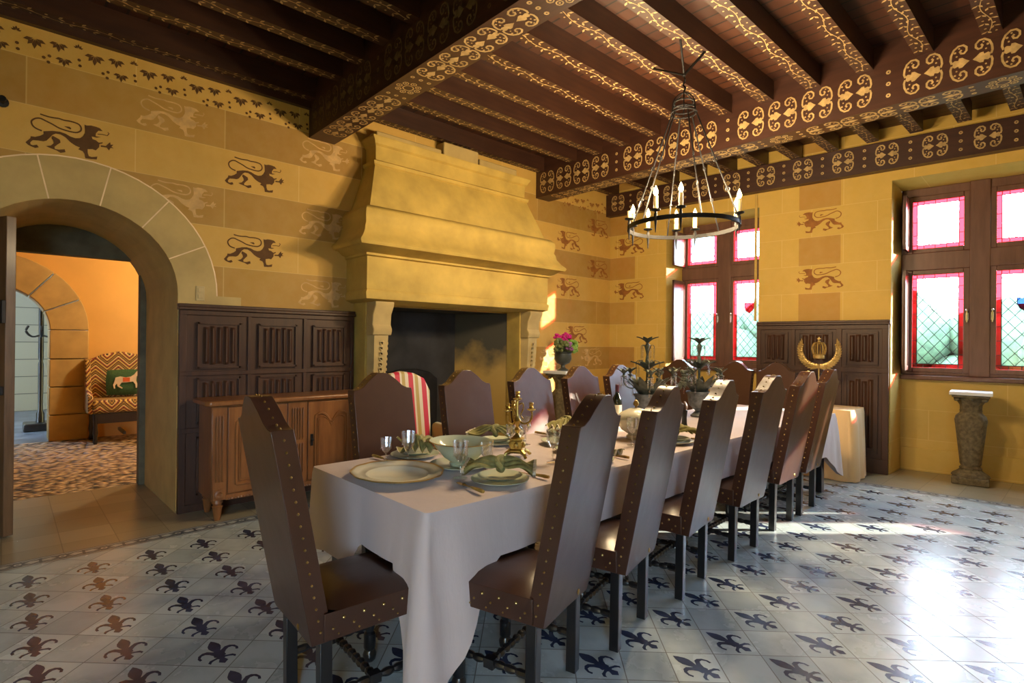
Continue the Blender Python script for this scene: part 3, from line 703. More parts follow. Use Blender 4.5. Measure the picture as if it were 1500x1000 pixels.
# coat stand seen through the arch
t = thing('coat_stand', 'dark carved wooden coat stand seen through the far corridor arch', 'coat stand', (-11.0,.42,0))
b = MB(); b.lathe([(.05,0),(.05,.25),(.03,.3),(.035,1.0),(.025,1.05),(.035,1.1),(.03,1.9),(.045,1.93),(.01,2.0)], 12); b.build('post', M_leg, t)
b = MB(); b.box((-.2,-.2,0),(.2,.2,.12)); b.build('base', M_leg, t, bevel=.02)
for k in range(6):
    a = k*PI/3; b = MB(); b.tube(smooth_path([(0,0,1.45),(.12*math.cos(a),.12*math.sin(a),1.42),(.2*math.cos(a),.2*math.sin(a),1.5),(.17*math.cos(a),.17*math.sin(a),1.58)]), .014, 6); b.build('hook', M_leg, t)
# flame stitch armchair, local: faces +x
t = thing('wing_armchair', 'armchair in yellow and brown flame stitch fabric in the corridor, against the orange wall', 'armchair', (-9.25,1.22,0))
b = MB(); P = [(-.36,.50),(-.36,1.10),(-.30,1.13),(-.2,1.18),(0,1.22),(.2,1.18),(.30,1.13),(.36,1.10),(.36,.50)]
b.prism([(-.26,y,z) for y, z in P], (-.12,0,0)); b.build('backrest', M_flame, t, bevel=.03)
b = MB(); b.box((-.30,-.36,.40),(.24,.36,.58)); b.build('seat', M_flame, t, bevel=.05)
for s in (-1,1):
    b = MB(); b.prism([(-.38,s*.37-.03,.4),(.20,s*.37-.03,.4),(.18,s*.37-.03,.62),(-.08,s*.37-.03,.72),(-.20,s*.37-.03,1.10),(-.38,s*.37-.03,1.12)], (0,.06,0)); b.build('wing', M_flame, t, bevel=.015)
    for x in (-.3,.2): b = MB(); b.lathe([(.02,0),(.028,.03),(.02,.08),(.03,.15),(.022,.25),(.032,.40)], 10, (x,s*.32,0)); b.build('leg', M_leg, t)
b = MB(); b.box((-.3,-.015,.10),(.2,.015,.14)); b.build('stretcher', M_leg, t); b = MB(); b.box((.185,-.33,.27),(.215,.33,.40)); b.build('seat_rail', M_leg, t)
# cushion with horse
t = thing('cushion', 'bottle green cushion embroidered with a white horse, resting on the flame stitch armchair', 'cushion', (-9.36,1.26,.60))
b = MB(); P = []
for i in range(13):
    for j in range(13):
        u, v = i/6-1, j/6-1; th = .055*(1-u**4)*(1-v**4)
        P.append((th, u*.22*(1-.06*v*v), .19+v*.18*(1-.06*u*u)))
Q = [(-x,y,z) for x,y,z in P]; F = [(i*13+j,(i+1)*13+j,(i+1)*13+j+1,i*13+j+1) for i in range(12) for j in range(12)]
b.add(P, F); b.add(Q, [f[::-1] for f in F]); b.build('cover', M_gcush, t, ang=2)
b = MB(); HO = [(-.13,.02),(-.12,.07),(-.06,.085),(0,.07),(.06,.08),(.10,.11),(.13,.155),(.145,.14),(.175,.10),(.16,.085),(.125,.085),(.12,.02),(.135,-.03),(.13,-.08),(.115,-.08),(.11,-.03),(.085,.01),(0,0),(-.05,-.0),(-.075,-.04),(-.035,-.075),(-.045,-.085),(-.095,-.05),(-.1,-.01),(-.125,-.04),(-.12,-.08),(-.135,-.08),(-.145,-.03)]
T = frame((.075,0,.19), (0,1,0), (0,0,1)); b.prism([(x,y,-.03) for x,y in HO], (0,0,.03), 0, T); b.box((-.035,.01,-.01),(.045,.07,.004), 1, T); b.build('embroidered_horse', [M_horse, M_redc], t)

# ------------------------------------------------------------ panelling (linenfold)
def linen(b, T, w, h, n=5):      # ridges; local x across, y up, z out
    b.box((-w/2-.035,-h/2-.035,-.004),(w/2+.035,h/2+.035,.002), 0, T)
    for s in (-1,1):
        b.box((s*(w/2+.03)-.008,-h/2-.04,0),(s*(w/2+.03)+.008,h/2+.04,.018), 0, T); b.box((-w/2-.04,s*(h/2+.03)-.008,0),(w/2+.04,s*(h/2+.03)+.008,.018), 0, T)
    p = w/n
    for k in range(n):
        x = -w/2+p*(k+.5); hh = h/2*(.96-.10*abs(math.sin((k+.5)*PI/2+.4))); r = p*.30; vs = []; m = 6
        prof = [(-p*.45,.002),(-r*.8,.012),(-r*.35,.026),(r*.35,.026),(r*.8,.012),(p*.45,.002)]
        for yy, e in ((-hh-.02, .1), (-hh, 1), (hh, 1), (hh+.02, .1)):
            for q, z in prof: vs.append((x+q, yy, .002+(z-.002)*e))
        b.add(vs, [(i*m+j, i*m+j+1, (i+1)*m+j+1, (i+1)*m+j) for i in range(3) for j in range(m-1)], 0, T)
t = thing('wainscot', 'dark oak linenfold panelling on the wall between the doorway and the fireplace', 'panelling', (XL,1.03,0))
b = MB(); b.box((0,0,0),(.035,1.50,1.64)); b.build('backboard', M_panel, t)
cols = [(.085,.50),(.56,.98),(1.045,1.45)]; rows = [(1.15,1.555),(.70,1.10),(.12,.62)]
for y0, y1 in ((0,.05),(.535-.02,.545+.0),(1.00,1.03),(1.47,1.50)):
    b = MB(); b.box((.035,y0,0),(.05,y1,1.64)); b.build('stile', M_panel, t, bevel=.003)
for z0, z1 in ((0,.06),(.64,.68),(1.105,1.14),(1.60,1.64)):
    b = MB(); b.box((.035,0,z0),(.052,1.5,z1)); b.build('rail', M_panel, t, bevel=.003)
for y0, y1 in cols:
    for z0, z1 in rows:
        b = MB(); linen(b, frame((.042,(y0+y1)/2,(z0+z1)/2), (0,1,0), (0,0,1)), y1-y0-.16, z1-z0-.10); b.build('linenfold_panel', M_panel, t)
b = MB(); b.box((0,-.01,1.64),(.075,1.51,1.665)); b.box((0,-.01,1.665),(.06,1.51,1.69)); b.build('top_moulding', M_panel, t, bevel=.004)
wx0, wx1 = -2.93, -1.567
t = thing('wainscot', 'dark oak linenfold panelling on the far wall between the two windows', 'panelling', FP(wx0,0,0), aF); WL = (wx1-wx0)*math.sqrt(1+K*K)
b = MB(); b.box((0,-.035,0),(WL,-.001,1.64)); b.build('backboard', M_panel, t)
for x0, x1 in ((0,.05),(.40,.44),(.87,.925),(WL-.06,WL)):
    b = MB(); b.box((x0,-.05,0),(x1,-.035,1.64)); b.build('stile', M_panel, t, bevel=.003)
for z0, z1 in ((0,.16),(1.105,1.16),(1.59,1.64)):
    b = MB(); b.box((0,-.052,z0),(WL,-.035,z1)); b.build('rail', M_panel, t, bevel=.003)
for x0, x1 in ((.06,.39),(.45,.86),(.935,WL-.07)):
    for z0, z1 in ((1.17,1.58),(.20,1.10)):
        b = MB(); linen(b, frame(((x0+x1)/2,-.042,(z0+z1)/2), (1,0,0), (0,0,1)), x1-x0-.13, z1-z0-.12, 4); b.build('linenfold_panel', M_panel, t)
b = MB(); b.box((0,-.075,1.64),(WL+.01,-.001,1.665)); b.box((0,-.06,1.665),(WL+.01,-.001,1.69)); b.build('top_moulding', M_panel, t, bevel=.004)

# ------------------------------------------------------------ windows
def window(nm, xo0, xo1, z0, z1, panes, zs, shut, shield):
    t = bpy.data.objects.new(nm, None); COL.objects.link(t); struct(t); t.location = FP(xo0, DN, 0); t.rotation_euler = (0,0,aF)
    def X(x): return (x-xo0)
    w = X(xo1); (zl0, zl1), (zu0, zu1) = zs
    b = MB(); e = .05
    b.box((0,-.02,z0),(X(panes[0][0])-e,.06,z1)); b.box((X(panes[1][1])+e,-.02,z0),(w,.06,z1))
    b.box((0,-.02,z0),(w,.06,zl0-e)); b.box((0,-.02,zu1+e),(w,.06,z1))
    mc = (X(panes[0][1])+X(panes[1][0]))/2; b.box((mc-.085,-.045,z0),(mc+.085,.06,z1)); b.box((0,-.04,zl1+e),(w,.06,zu0-e))
    b.build('window_frame', M_frame, t, bevel=.008)
    b = MB(); b.box((-.0,-.075,z0-.05),(w,.02,z0)); b.build('window_sill', M_frame, t, bevel=.01)
    for pi, (pa, pb) in enumerate(panes):
        for zi, (qa, qb) in enumerate(zs):
            xa, xb = X(pa), X(pb)
            b = MB(); f = .052
            b.box((xa-f,-.03,qa-f),(xa,.03,qb+f)); b.box((xb,-.03,qa-f),(xb+f,.03,qb+f)); b.box((xa,-.03,qa-f),(xb,.03,qa)); b.box((xa,-.03,qb),(xb,.03,qb+f))
            cas = b.build('casement', M_frame, t, bevel=.006)
            g = MB(); r = .04
            T = frame((0,0,0), (1,0,0), (0,0,1))
            def rect(x0,y0,x1,y1,mi,d=0): g.add([(x0,y0,d),(x1,y0,d),(x1,y1,d),(x0,y1,d)], [(0,1,2,3)], mi, T)
            rect(xa+r,qa+r,xb-r,qb-r,0); rect(xa,qa,xb,qa+r,1); rect(xa,qb-r,xb,qb,1); rect(xa,qa+r,xa+r,qb-r,1); rect(xb-r,qa+r,xb,qb-r,1)
            # diamonds
            ix0, ix1, iy0, iy1 = xa+r, xb-r, qa+r, qb-r; p = (ix1-ix0)/3.5; q = p*1.25
            lw = .006
            def seg(a, c, w=lw): g.ribbon([a, c], w, 2, T @ Matrix.Translation((0,0,.002)))
            for s in (1,-1):
                for k in range(-12, 14):
                    # line y = iy0 + s*(x-ix0)*q/p + k*q
                    pts = []
                    for xx in (ix0, ix1):
                        yy = iy0+s*(xx-ix0)*q/p+k*q; pts.append((xx,yy))
                    (ax, ay), (bx_, by_) = pts; sl = (by_-ay)/(bx_-ax); out = []
                    lo, hi = ix0, ix1
                    xs = sorted([(iy0-ay)/sl+ax, (iy1-ay)/sl+ax]); lo = max(lo, xs[0]); hi = min(hi, xs[1])
                    if hi-lo > .01: seg((lo, ay+(lo-ax)*sl), (hi, ay+(hi-ax)*sl))
            for a, c in (((xa+r,qa),(xa+r,qb)),((xb-r,qa),(xb-r,qb)),((xa,qa+r),(xb,qa+r)),((xa,qb-r),(xb,qb-r))): seg(a, c, .008)
            yy = qa+.15
            while yy < qb-.1: seg((xa,yy),(xa+r,yy)); seg((xb-r,yy),(xb,yy)); yy += .15
            xx = xa+.1
            while xx < xb-.06: seg((xx,qa),(xx,qa+r)); seg((xx,qb-r),(xx,qb)); xx += .1
            if zi == 0:
                cx, cy = (xa+xb)/2, qa+(qb-qa)*.66; S = [(-.07,.07),(-.035,.062),(0,.07),(.035,.062),(.07,.07),(.07,0),(.05,-.05),(0,-.09),(-.05,-.05),(-.07,0)]
                Ts = T @ Matrix.Translation((cx,cy,.004)); Sp = [(x*.9,y*.9,0) for x,y in S]
                if pi == 1:
                    g.poly(Sp, 4 if shield == 'blue' else 1, Ts)
                    if shield == 'blue': g.poly([(-.06,0,.001),(0,0,.001),(0,-.08,.001),(-.045,-.045,.001)], 1, Ts)
                g.ribbon([(x*.9,y*.9) for x,y in S+S[:1]], .006, 2, Ts @ Matrix.Translation((0,0,.002)))
            g.build('leaded_pane', [M_pane, M_redg, M_lead, M_pgreen, M_blueg], cas, smooth=False)
            if zi == 0:
                h = MB(); hx_ = xb+f*.6 if pi == 0 else xa-f*.6; h.tube([(hx_,-.055,qa+.5),(hx_,-.055,qa+.62)], .007, 6); h.sph((hx_,-.055,qa+.63), .014); h.box((hx_-.012,-.045,qa+.52),(hx_+.012,-.03,qa+.60)); h.build('handle', M_steel, cas)
    # folding inner shutters standing open along the left reveal
    for (qa, qb) in zs:
        d0, d1 = shut
        s = MB(); hh = qb-qa+.06; ww = d0-d1
        T2 = frame((X(panes[0][0])-.045+.0, -.035-(DN-DN), 0), Vector((-.03,-1,0)).normalized(), (0,0,1)) @ Matrix.Translation((ww/2, (qa+qb)/2, 0))
        s.box((-ww/2,-hh/2,-.014),(-ww/2+.045,hh/2,.014), 0, T2); s.box((ww/2-.045,-hh/2,-.014),(ww/2,hh/2,.014), 0, T2)
        s.box((-ww/2,-hh/2,-.014),(ww/2,-hh/2+.05,.014), 0, T2); s.box((-ww/2,hh/2-.05,-.014),(ww/2,hh/2,.014), 0, T2); s.box((-ww/2,-hh/2,-.008),(ww/2,hh/2,.004), 0, T2)
        linen(s, T2 @ Matrix.Translation((0,0,.004)), ww-.16, hh-.2, 4)
        s.build('inner_shutter', M_frame, t, bevel=0)
window('window_1', -4.16, -2.925, 1.09, 3.11, [(-4.075,-3.665),(-3.425,-3.02)], [(1.195,2.275),(2.545,2.965)], (.42,.06), 'red')
window('window_2', -1.556, -.12, 1.08, 3.18, [(-1.452,-1.006),(-.738,-.29)], [(1.167,2.205),(2.50,3.035)], (.36,.10), 'blue')

window('window_3', .464, 1.90, 1.08, 3.18, [(.568,1.014),(1.282,1.73)], [(1.167,2.205),(2.50,3.035)], (.36,.10), 'blue')
# ------------------------------------------------------------ garden outside
g = MB(); g.add([(-60,7.9,-1),(60,7.9,-1),(60,90,-1),(-60,90,-1)], [(0,1,2,3)]); g.add([(2.6,-40,-1),(60,-40,-1),(60,8,-1),(2.6,8,-1)], [(0,1,2,3)])
struct(g.build('ground', simple('garden lawn', (.07,.10,.045), .9, var=.3, scale=1), smooth=False))
M_hedge = simple('clipped hedge leaves', (.055,.085,.045), .9, var=.5, scale=6, bmp=1)
R = random.Random(3)
for x0, lab, hh in ((-9.5,'clipped green garden hedge seen through the left window',3.2),(1.3,'clipped green garden hedge seen through the right window',3.3)):
    g = MB()
    for k in range(90):
        g.sph((x0+R.uniform(-5,4.4), 15+R.uniform(-.5,.5), -1+R.uniform(.3,hh)), R.uniform(.5,.8), 10, 6)
    tag(g.build('garden_hedge', M_hedge), lab, 'hedge')

# ------------------------------------------------------------ fireplace
t = thing('fireplace', 'huge carved ochre stone fireplace with a tapering hood against the left wall', 'fireplace', (XL,0,0))
def loft(b, lv, mi=0):
    vs = []; fs = []
    for z, d, y0, y1 in lv: vs += [(0,y0,z),(d,y0,z),(d,y1,z),(0,y1,z)]
    for i in range(len(lv)-1):
        for j in range(3): a = 4*i+j; fs.append((a, a+1, a+5, a+4))
    n = len(lv)-1; fs.append((3,2,1,0)); fs.append((4*n,4*n+1,4*n+2,4*n+3)); b.add(vs, fs, mi)
cy = 3.69
def L_(z, d, hw): return (z, d, cy-hw, cy+hw)
b = MB(); loft(b, [L_(1.775,.36,1.17), L_(1.80,.42,1.225), L_(1.86,.43,1.235), L_(1.885,.41,1.215), L_(1.90,.415,1.22), L_(2.195,.415,1.22), L_(2.205,.44,1.24), L_(2.225,.44,1.24), L_(2.235,.47,1.27), L_(2.27,.52,1.31), L_(2.28,.565,1.355)]); b.build('lintel', M_stone, t, ang=.9)
b = MB(); loft(b, [L_(2.28,.575,1.36), L_(2.305,.59,1.375), L_(2.32,.58,1.37), L_(2.36,.54,1.33), L_(2.42,.50,1.29), L_(2.47,.49,1.28), L_(2.50,.475,1.265), L_(2.56,.49,1.275), L_(2.62,.485,1.27), L_(2.66,.45,1.24), L_(2.67,.43,1.22)]); b.build('mantel_moulding', M_stone, t, ang=.9)
b = MB(); loft(b, [L_(2.66,.40,1.19), L_(3.13,.215,1.04), L_(3.14,.23,1.055), L_(3.17,.235,1.06), L_(3.185,.21,1.035)]); b.build('hood', M_stone, t)
b = MB(); loft(b, [L_(3.18,.195,1.02), L_(3.33,.20,1.025), L_(3.345,.225,1.045), L_(3.37,.23,1.05), L_(3.40,.25,1.075), L_(3.415,.25,1.075), L_(3.42,.16,.98)]); b.build('cornice', M_stone, t)
for y0, y1, z1 in ((cy-.99,cy-.20,3.50),(cy-.17,cy+.32,3.60),(cy+.34,cy+.93,3.53)):
    b = MB(); b.box((.0,y0,3.415),(.15,y1,z1)); b.build('stone_block', M_stone2, t, bevel=.012)
for s in (-1, 1):
    yj = cy+s*1.03
    b = MB(); b.box((0,yj-.11,0),(.24,yj+.11,1.78)); b.build('jamb', M_stone, t, bevel=.008)
    b = MB()   # scrolled corbel on a tapering strut
    pr = [(.24,1.46),(.37,1.46),(.385,1.50),(.385,1.52),(.36,1.56),(.37,1.66),(.42,1.74),(.42,1.78),(.24,1.78)]
    b.prism([(x,yj-.10,z) for x, z in pr], (0,.20,0)); b.build('corbel', M_stone2, t, bevel=.008)
    b = MB(); P = [(.36,1.46),(.24,1.46),(.24,.30),(.27,.30)]
    vs = [(.24,yj-.085,.25),(.27,yj-.04,.25),(.27,yj+.04,.25),(.24,yj+.085,.25),(.24,yj-.09,1.46),(.355,yj-.075,1.46),(.355,yj+.075,1.46),(.24,yj+.09,1.46)]
    b.add(vs, [(3,2,1,0),(4,5,6,7),(0,1,5,4),(1,2,6,5),(2,3,7,6),(3,0,4,7)])
    for k in range(22):
        f = k/22; z = .3+1.12*f; x = .27+.085*f
        b.add([(x+.012, yj+.02-.01, z),(x+.012, yj+.04, z+.025),(x+.012, yj+.02-.01, z+.05),(x+.012,yj-.02,z+.025)], [(0,1,2,3)]); b.box((x-.01, yj-.012, z),(x+.012, yj+.012, z+.025))
        for q in (-1,1): b.box((.27+.06*f, yj+q*(.05+.02*f)-.008, z), (.285+.06*f, yj+q*(.055+.02*f)+.008, z+.025))
    b.build('tapered_pilaster', M_stone2, t, bevel=0)
    b = MB(); b.box((0,yj-.14,0),(.34,yj+.14,.25)); b.build('plinth', M_stone, t, bevel=.01)
b = MB(); b.box((-.55,cy-.92,.0),(.30,cy+.92,.05)); b.build('hearth', M_grey, t, bevel=.006)
# cast iron fireback and firedogs
t = thing('fireback', 'black cast iron fireback with a crowned crest standing at the back of the hearth', 'fireback', (-5.62,3.52,.052))
b = MB(); P = [(0,-.42,0),(0,.42,0),(0,.42,.9),(0,.3,.98),(0,.12,1.02),(0,-.12,1.02),(0,-.3,.98),(0,-.42,.9)]; b.prism(P, (.04,0,0)); b.build('plate', M_iron, t, bevel=.008)
b = MB()
for s in (-1,1): b.tube([(.05,s*(.13+.12*math.sin(a)),.72-.22*math.cos(a)) for a in [i*PI/8 for i in range(9)]], .022, 8); b.tube([(.05,s*(.08+.05*math.cos(a)),.45+.05*math.sin(a)) for a in [i*PI/4 for i in range(7)]], .015, 6)
b.box((.03,-.15,.84),(.07,.15,.88))
for k in range(7): b.prism([(.04,-.15+.05*k-.02,.88),(.04,-.15+.05*k+.02,.88),(.04,-.15+.05*k,.94)], (.02,0,0))
b.box((.03,-.13,.35),(.06,.13,.62)); b.build('crest', M_iron, t)

# ------------------------------------------------------------ striped armchair by the fire, faces +x
t = thing('armchair', 'small armchair in red, cream and gold striped silk in front of the fireplace', 'armchair', (-3.98,2.62,0), -.1)
b = MB(); P = [(-.24,.44),(-.27,.95),(-.22,1.06),(-.12,1.11),(0,1.13),(.12,1.11),(.22,1.06),(.27,.95),(.24,.44)]
b.prism([(-.20-(z-.44)*.18,y,z) for y, z in P], (-.09,0,0)); b.build('backrest', M_stripe, t, bevel=.025)
b = MB(); b.box((-.24,-.29,.30),(.30,.29,.47)); b.build('seat', M_stripe, t, bevel=.04)
for s in (-1,1):
    b = MB(); b.box((-.26,s*.30-.045,.30),(.24,s*.30+.045,.66)); b.build('arm', M_stripe, t, bevel=.035)
    for x in (-.22,.24): b = MB(); b.lathe([(.012,0),(.02,.05),(.03,.30)], 8, (x,s*.25,0)); b.build('leg', M_leg, t)

# ------------------------------------------------------------ sideboard
t = thing('sideboard', 'carved walnut sideboard with shaped panel doors and turned feet below the left panelling', 'sideboard', (-4.99,1.17,0))
D_ = .37; SW = 1.27
b = MB(); b.box((.0,.0,.16),(D_,SW,.885)); b.build('carcass', M_side, t, bevel=.004)
b = MB(); b.prism([(-.0,-.05,.89),(D_+.01,-.05,.89),(D_+.045,-.02,.89),(D_+.045,SW+.02,.89),(D_+.01,SW+.05,.89),(-.0,SW+.05,.89)], (0,0,.04)); b.build('top', M_side, t, bevel=.012)
def flutes(b, yc, z0, z1, n, x=D_):
    for k in range(n):
        yy = yc+(k-(n-1)/2)*.022; b.prism([(x,yy-.007,z0),(x+.012,yy-.003,z0+.02),(x+.012,yy+.003,z0+.02),(x,yy+.007,z0)], (0,0,z1-z0))
for yc in (.055, SW-.055):
    b = MB(); b.box((D_,yc-.05,.20),(D_+.012,yc+.05,.885)); flutes(b, yc, .30, .80, 3, D_+.012); b.build('corner_post', M_side, t, bevel=.002)
    b = MB(); b.box((D_,yc-.045,.165),(D_+.016,yc+.045,.255)); b.lathe([(.034,0),(.034,.006),(.02,.010),(.012,.004)], 14, (0,0,0), 0, frame((D_+.016,yc,.21), (0,1,0), (0,0,1))); b.build('rosette_block', M_side, t)
for yc in (.055, SW-.055):
    for xx in (.05, D_-.04):
        b = MB(); b.lathe([(.020,0),(.024,.015),(.034,.09),(.040,.11),(.028,.12),(.040,.135),(.036,.165)], 14, (xx,yc,0)); b.build('foot', M_side, t)
b = MB(); b.box((D_,.575,.20),(D_+.012,.735,.885)); flutes(b, .655, .28, .52, 5, D_+.012); flutes(b, .655, .56, .82, 5, D_+.012); b.build('centre_panel', M_side, t, bevel=.002)
b = MB(); b.box((D_-.01,.10,.16),(D_+.02,SW-.10,.20))
for k in range(46): b.sph((D_+.022,.12+k*.0227,.168), .008, 6, 4)
b.build('bottom_rail', M_side, t)
for s, ya, yb in ((1,.115,.565),(-1,.745,SW-.115)):
    b = MB(); b.box((D_,ya,.21),(D_+.014,yb,.875)); d = b.build('door', M_side, t, bevel=.003)
    b = MB(); w = yb-ya; P = [(.06,.06),(.06,.50),(.075,.55),(.11,.565),(.15,.55),(.19,.50),(.215,.47),(w-.215,.47),(w-.19,.50),(w-.15,.55),(w-.11,.565),(w-.075,.55),(w-.06,.50),(w-.06,.06)]
    T = frame((D_+.016,ya,.21), (0,1,0), (0,0,1)); PP = smooth_path([(x,y,0) for x, y in P], 3)
    b.tube(PP+[PP[0]], .011, 6, 0, T); b.tube([Vector((w/2+(p.x-w/2)*.86, .3+(p.y-.3)*.88, 0)) for p in PP]+[Vector((w/2+(PP[0].x-w/2)*.86, .3+(PP[0].y-.3)*.88, 0))], .006, 6, 0, T)
    b.poly([(w/2+(p.x-w/2)*.80, .3+(p.y-.3)*.83, .004) for p in PP[::-1]], 0, T)
    b.build('shaped_moulding', M_side, d)
    b = MB(); yk = yb-.03 if s > 0 else ya+.03; b.box((D_+.014,yk-.01,.50),(D_+.022,yk+.01,.60)); b.sph((D_+.03,yk,.55), .012); b.build('lock_plate', M_iron, d)

# ------------------------------------------------------------ dining table and cloth
TX0, TX1, TY0, TY1, TZ = -2.76, -1.72, 1.17, 5.85, .745
t = thing('dining_table', 'long dining table hidden under the mauve linen cloth', 'table', ((TX0+TX1)/2,(TY0+TY1)/2,0))
w2, l2 = (TX1-TX0)/2-.02, (TY1-TY0)/2-.02
b = MB(); b.box((-w2,-l2,.69),(w2,l2,.738)); b.build('tabletop', M_leg, t, bevel=.004)
for sx in (-1,1):
    for sy in (-1,1): b = MB(); b.box((sx*(w2-.09)-.035,sy*(l2-.09)-.035,0),(sx*(w2-.09)+.035,sy*(l2-.09)+.035,.69)); b.build('leg', M_leg, t, bevel=.004)
CR = [1.63,2.23,2.93,3.66,4.45,4.99]; CLY = [1.73,2.38,3.02,3.63,4.2]
def cloth_mesh(x0,x1,y0,y1,z,drop,cdrop,seats,fold=.012,step=.03,rows=14,corner_w=.16,flare=.05,seed=1):
    b = MB(); R = random.Random(seed); ph = [R.uniform(0,6.28) for _ in range(8)]
    per = []; r = .025
    def edge(ax,ay,bx,by,nx,ny,side):
        L = math.hypot(bx-ax,by-ay); n = max(2,int(L/step))
        for k in range(n):
            f = k/n; per.append((ax+(bx-ax)*f, ay+(by-ay)*f, nx, ny, side, L*f, L))
    def corner(cx,cy,a0,ci):
        for k in range(6):
            a = a0+PI/2*k/6; per.append((cx+r*math.cos(a), cy+r*math.sin(a), math.cos(a), math.sin(a), -ci, 0, 1))
    edge(x0+r,y0,x1-r,y0,0,-1,1); corner(x1-r,y0+r,-PI/2,1); edge(x1,y0+r,x1,y1-r,1,0,2); corner(x1-r,y1-r,0,2)
    edge(x1-r,y1,x0+r,y1,0,1,3); corner(x0+r,y1-r,PI/2,3); edge(x0,y1-r,x0,y0+r,-1,0,4); corner(x0+r,y0+r,PI,4)
    n = len(per); cs = [(x1,y0,cdrop[0]),(x1,y1,cdrop[1]),(x0,y1,cdrop[2]),(x0,y0,cdrop[3])]
    vs = []; s = 0
    for i, (px,py,nx,ny,side,u,L) in enumerate(per):
        D = drop; fl = 0; rid = 0
        for sx, sy, w in seats:
            d = math.hypot(px-sx,py-sy)
            if d < w: D = min(D, z-.512)
            elif d < w+.1: D = min(D, (z-.512)+(drop-(z-.512))*(d-w)/.1)
        for q,(cx,cy,cd) in enumerate(cs):
            d = math.hypot(px-cx,py-cy); e = max(0, 1-d/(corner_w*(.6 if side in (1,3) else 1)))
            D = D+(cd-D)*e if cd > D else D; fl += e*max(0,(cd-drop))/.4; rid += e*math.cos(2*PI*d/.20)*max(0,(cd-drop))/.4
            # gathered folds just beside each corner
        s = i*step; 
        for k in range(rows+1):
            f = k/rows; dz = D*f
            o = .006+flare*f*(.35+fl)*min(1,D/.3)
            o += fold*min(1,dz/.15)*(math.sin(s*9+ph[0])+.6*math.sin(s*21+ph[1]+f)+.4*math.sin(s*37+ph[2]))*(.5+1.8*min(1,fl))
            o += .035*rid*f
            if k == 0: o = 0
            vs.append((px+nx*o, py+ny*o, max(z-dz-(.0 if k else 0), .006+.004*math.sin(s*30))))
    m = rows+1; fs = [(i*m+k, i*m+k+1, ((i+1) % n)*m+k+1, ((i+1) % n)*m+k) for i in range(n) for k in range(rows)]
    b.add(vs, fs)
    # top surface with faint creases
    o = len(b.v); top = [vs[i*m] for i in range(n)]
    gx = 16; gy = max(8,int((y1-y0)/.06)); P = []
    for i in range(gx+1):
        for j in range(gy+1):
            fx, fy = i/gx, j/gy; x = x0+.012+(x1-x0-.024)*fx; y = y0+.012+(y1-y0-.024)*fy
            e = min(fx,1-fx,fy*(y1-y0),(1-fy)*(y1-y0)); P.append((x,y,z+min(1,e*8)*.0022*(math.sin(x*23+ph[3])+math.sin(y*9+x*6+ph[4]))))
    b.add(P, [(i*(gy+1)+j,(i+1)*(gy+1)+j,(i+1)*(gy+1)+j+1,i*(gy+1)+j+1) for i in range(gx) for j in range(gy)])
    ring = [j for j in range(gy+1)]
    # stitch ring: boundary of grid -> perimeter (fan by nearest)
    bd = [i*(gy+1) for i in range(gx+1)]+[gx*(gy+1)+j for j in range(1,gy+1)]+[i*(gy+1)+gy for i in range(gx-1,-1,-1)]+[j for j in range(gy-1,0,-1)]
    A = [o+q for q in bd]; B_ = [i*m for i in range(n)]
    ia = min(range(len(A)), key=lambda k: (b.v[A[k]]-b.v[B_[0]]).length); A = A[ia:]+A[:ia]
    i = j = 0; na, nb = len(A), len(B_)
    while i < na or j < nb:
        if j >= nb or (i < na and (b.v[A[(i+1) % na]]-b.v[B_[j % nb]]).length < (b.v[A[i % na]]-b.v[B_[(j+1) % nb]]).length): b.f.append([A[i % na],B_[j % nb],A[(i+1) % na]]); i += 1
        else: b.f.append([A[i % na],B_[j % nb],B_[(j+1) % nb]]); j += 1
        b.m.append(0)
    return b
seats = [(TX1,y,.22) for y in CR]+[(TX0,y,.22) for y in CLY]+[(-2.01,TY0,.20),(-2.45,TY1,.2)]
b = cloth_mesh(TX0,TX1,TY0,TY1,TZ+.008,.37,(.735,.6,.6,.40),seats,fold=.007,corner_w=.34,flare=.05)
tag(b.build('tablecloth', M_cloth, ang=.9), 'long mauve linen cloth over the dining table, one corner trailing to the floor', 'tablecloth')

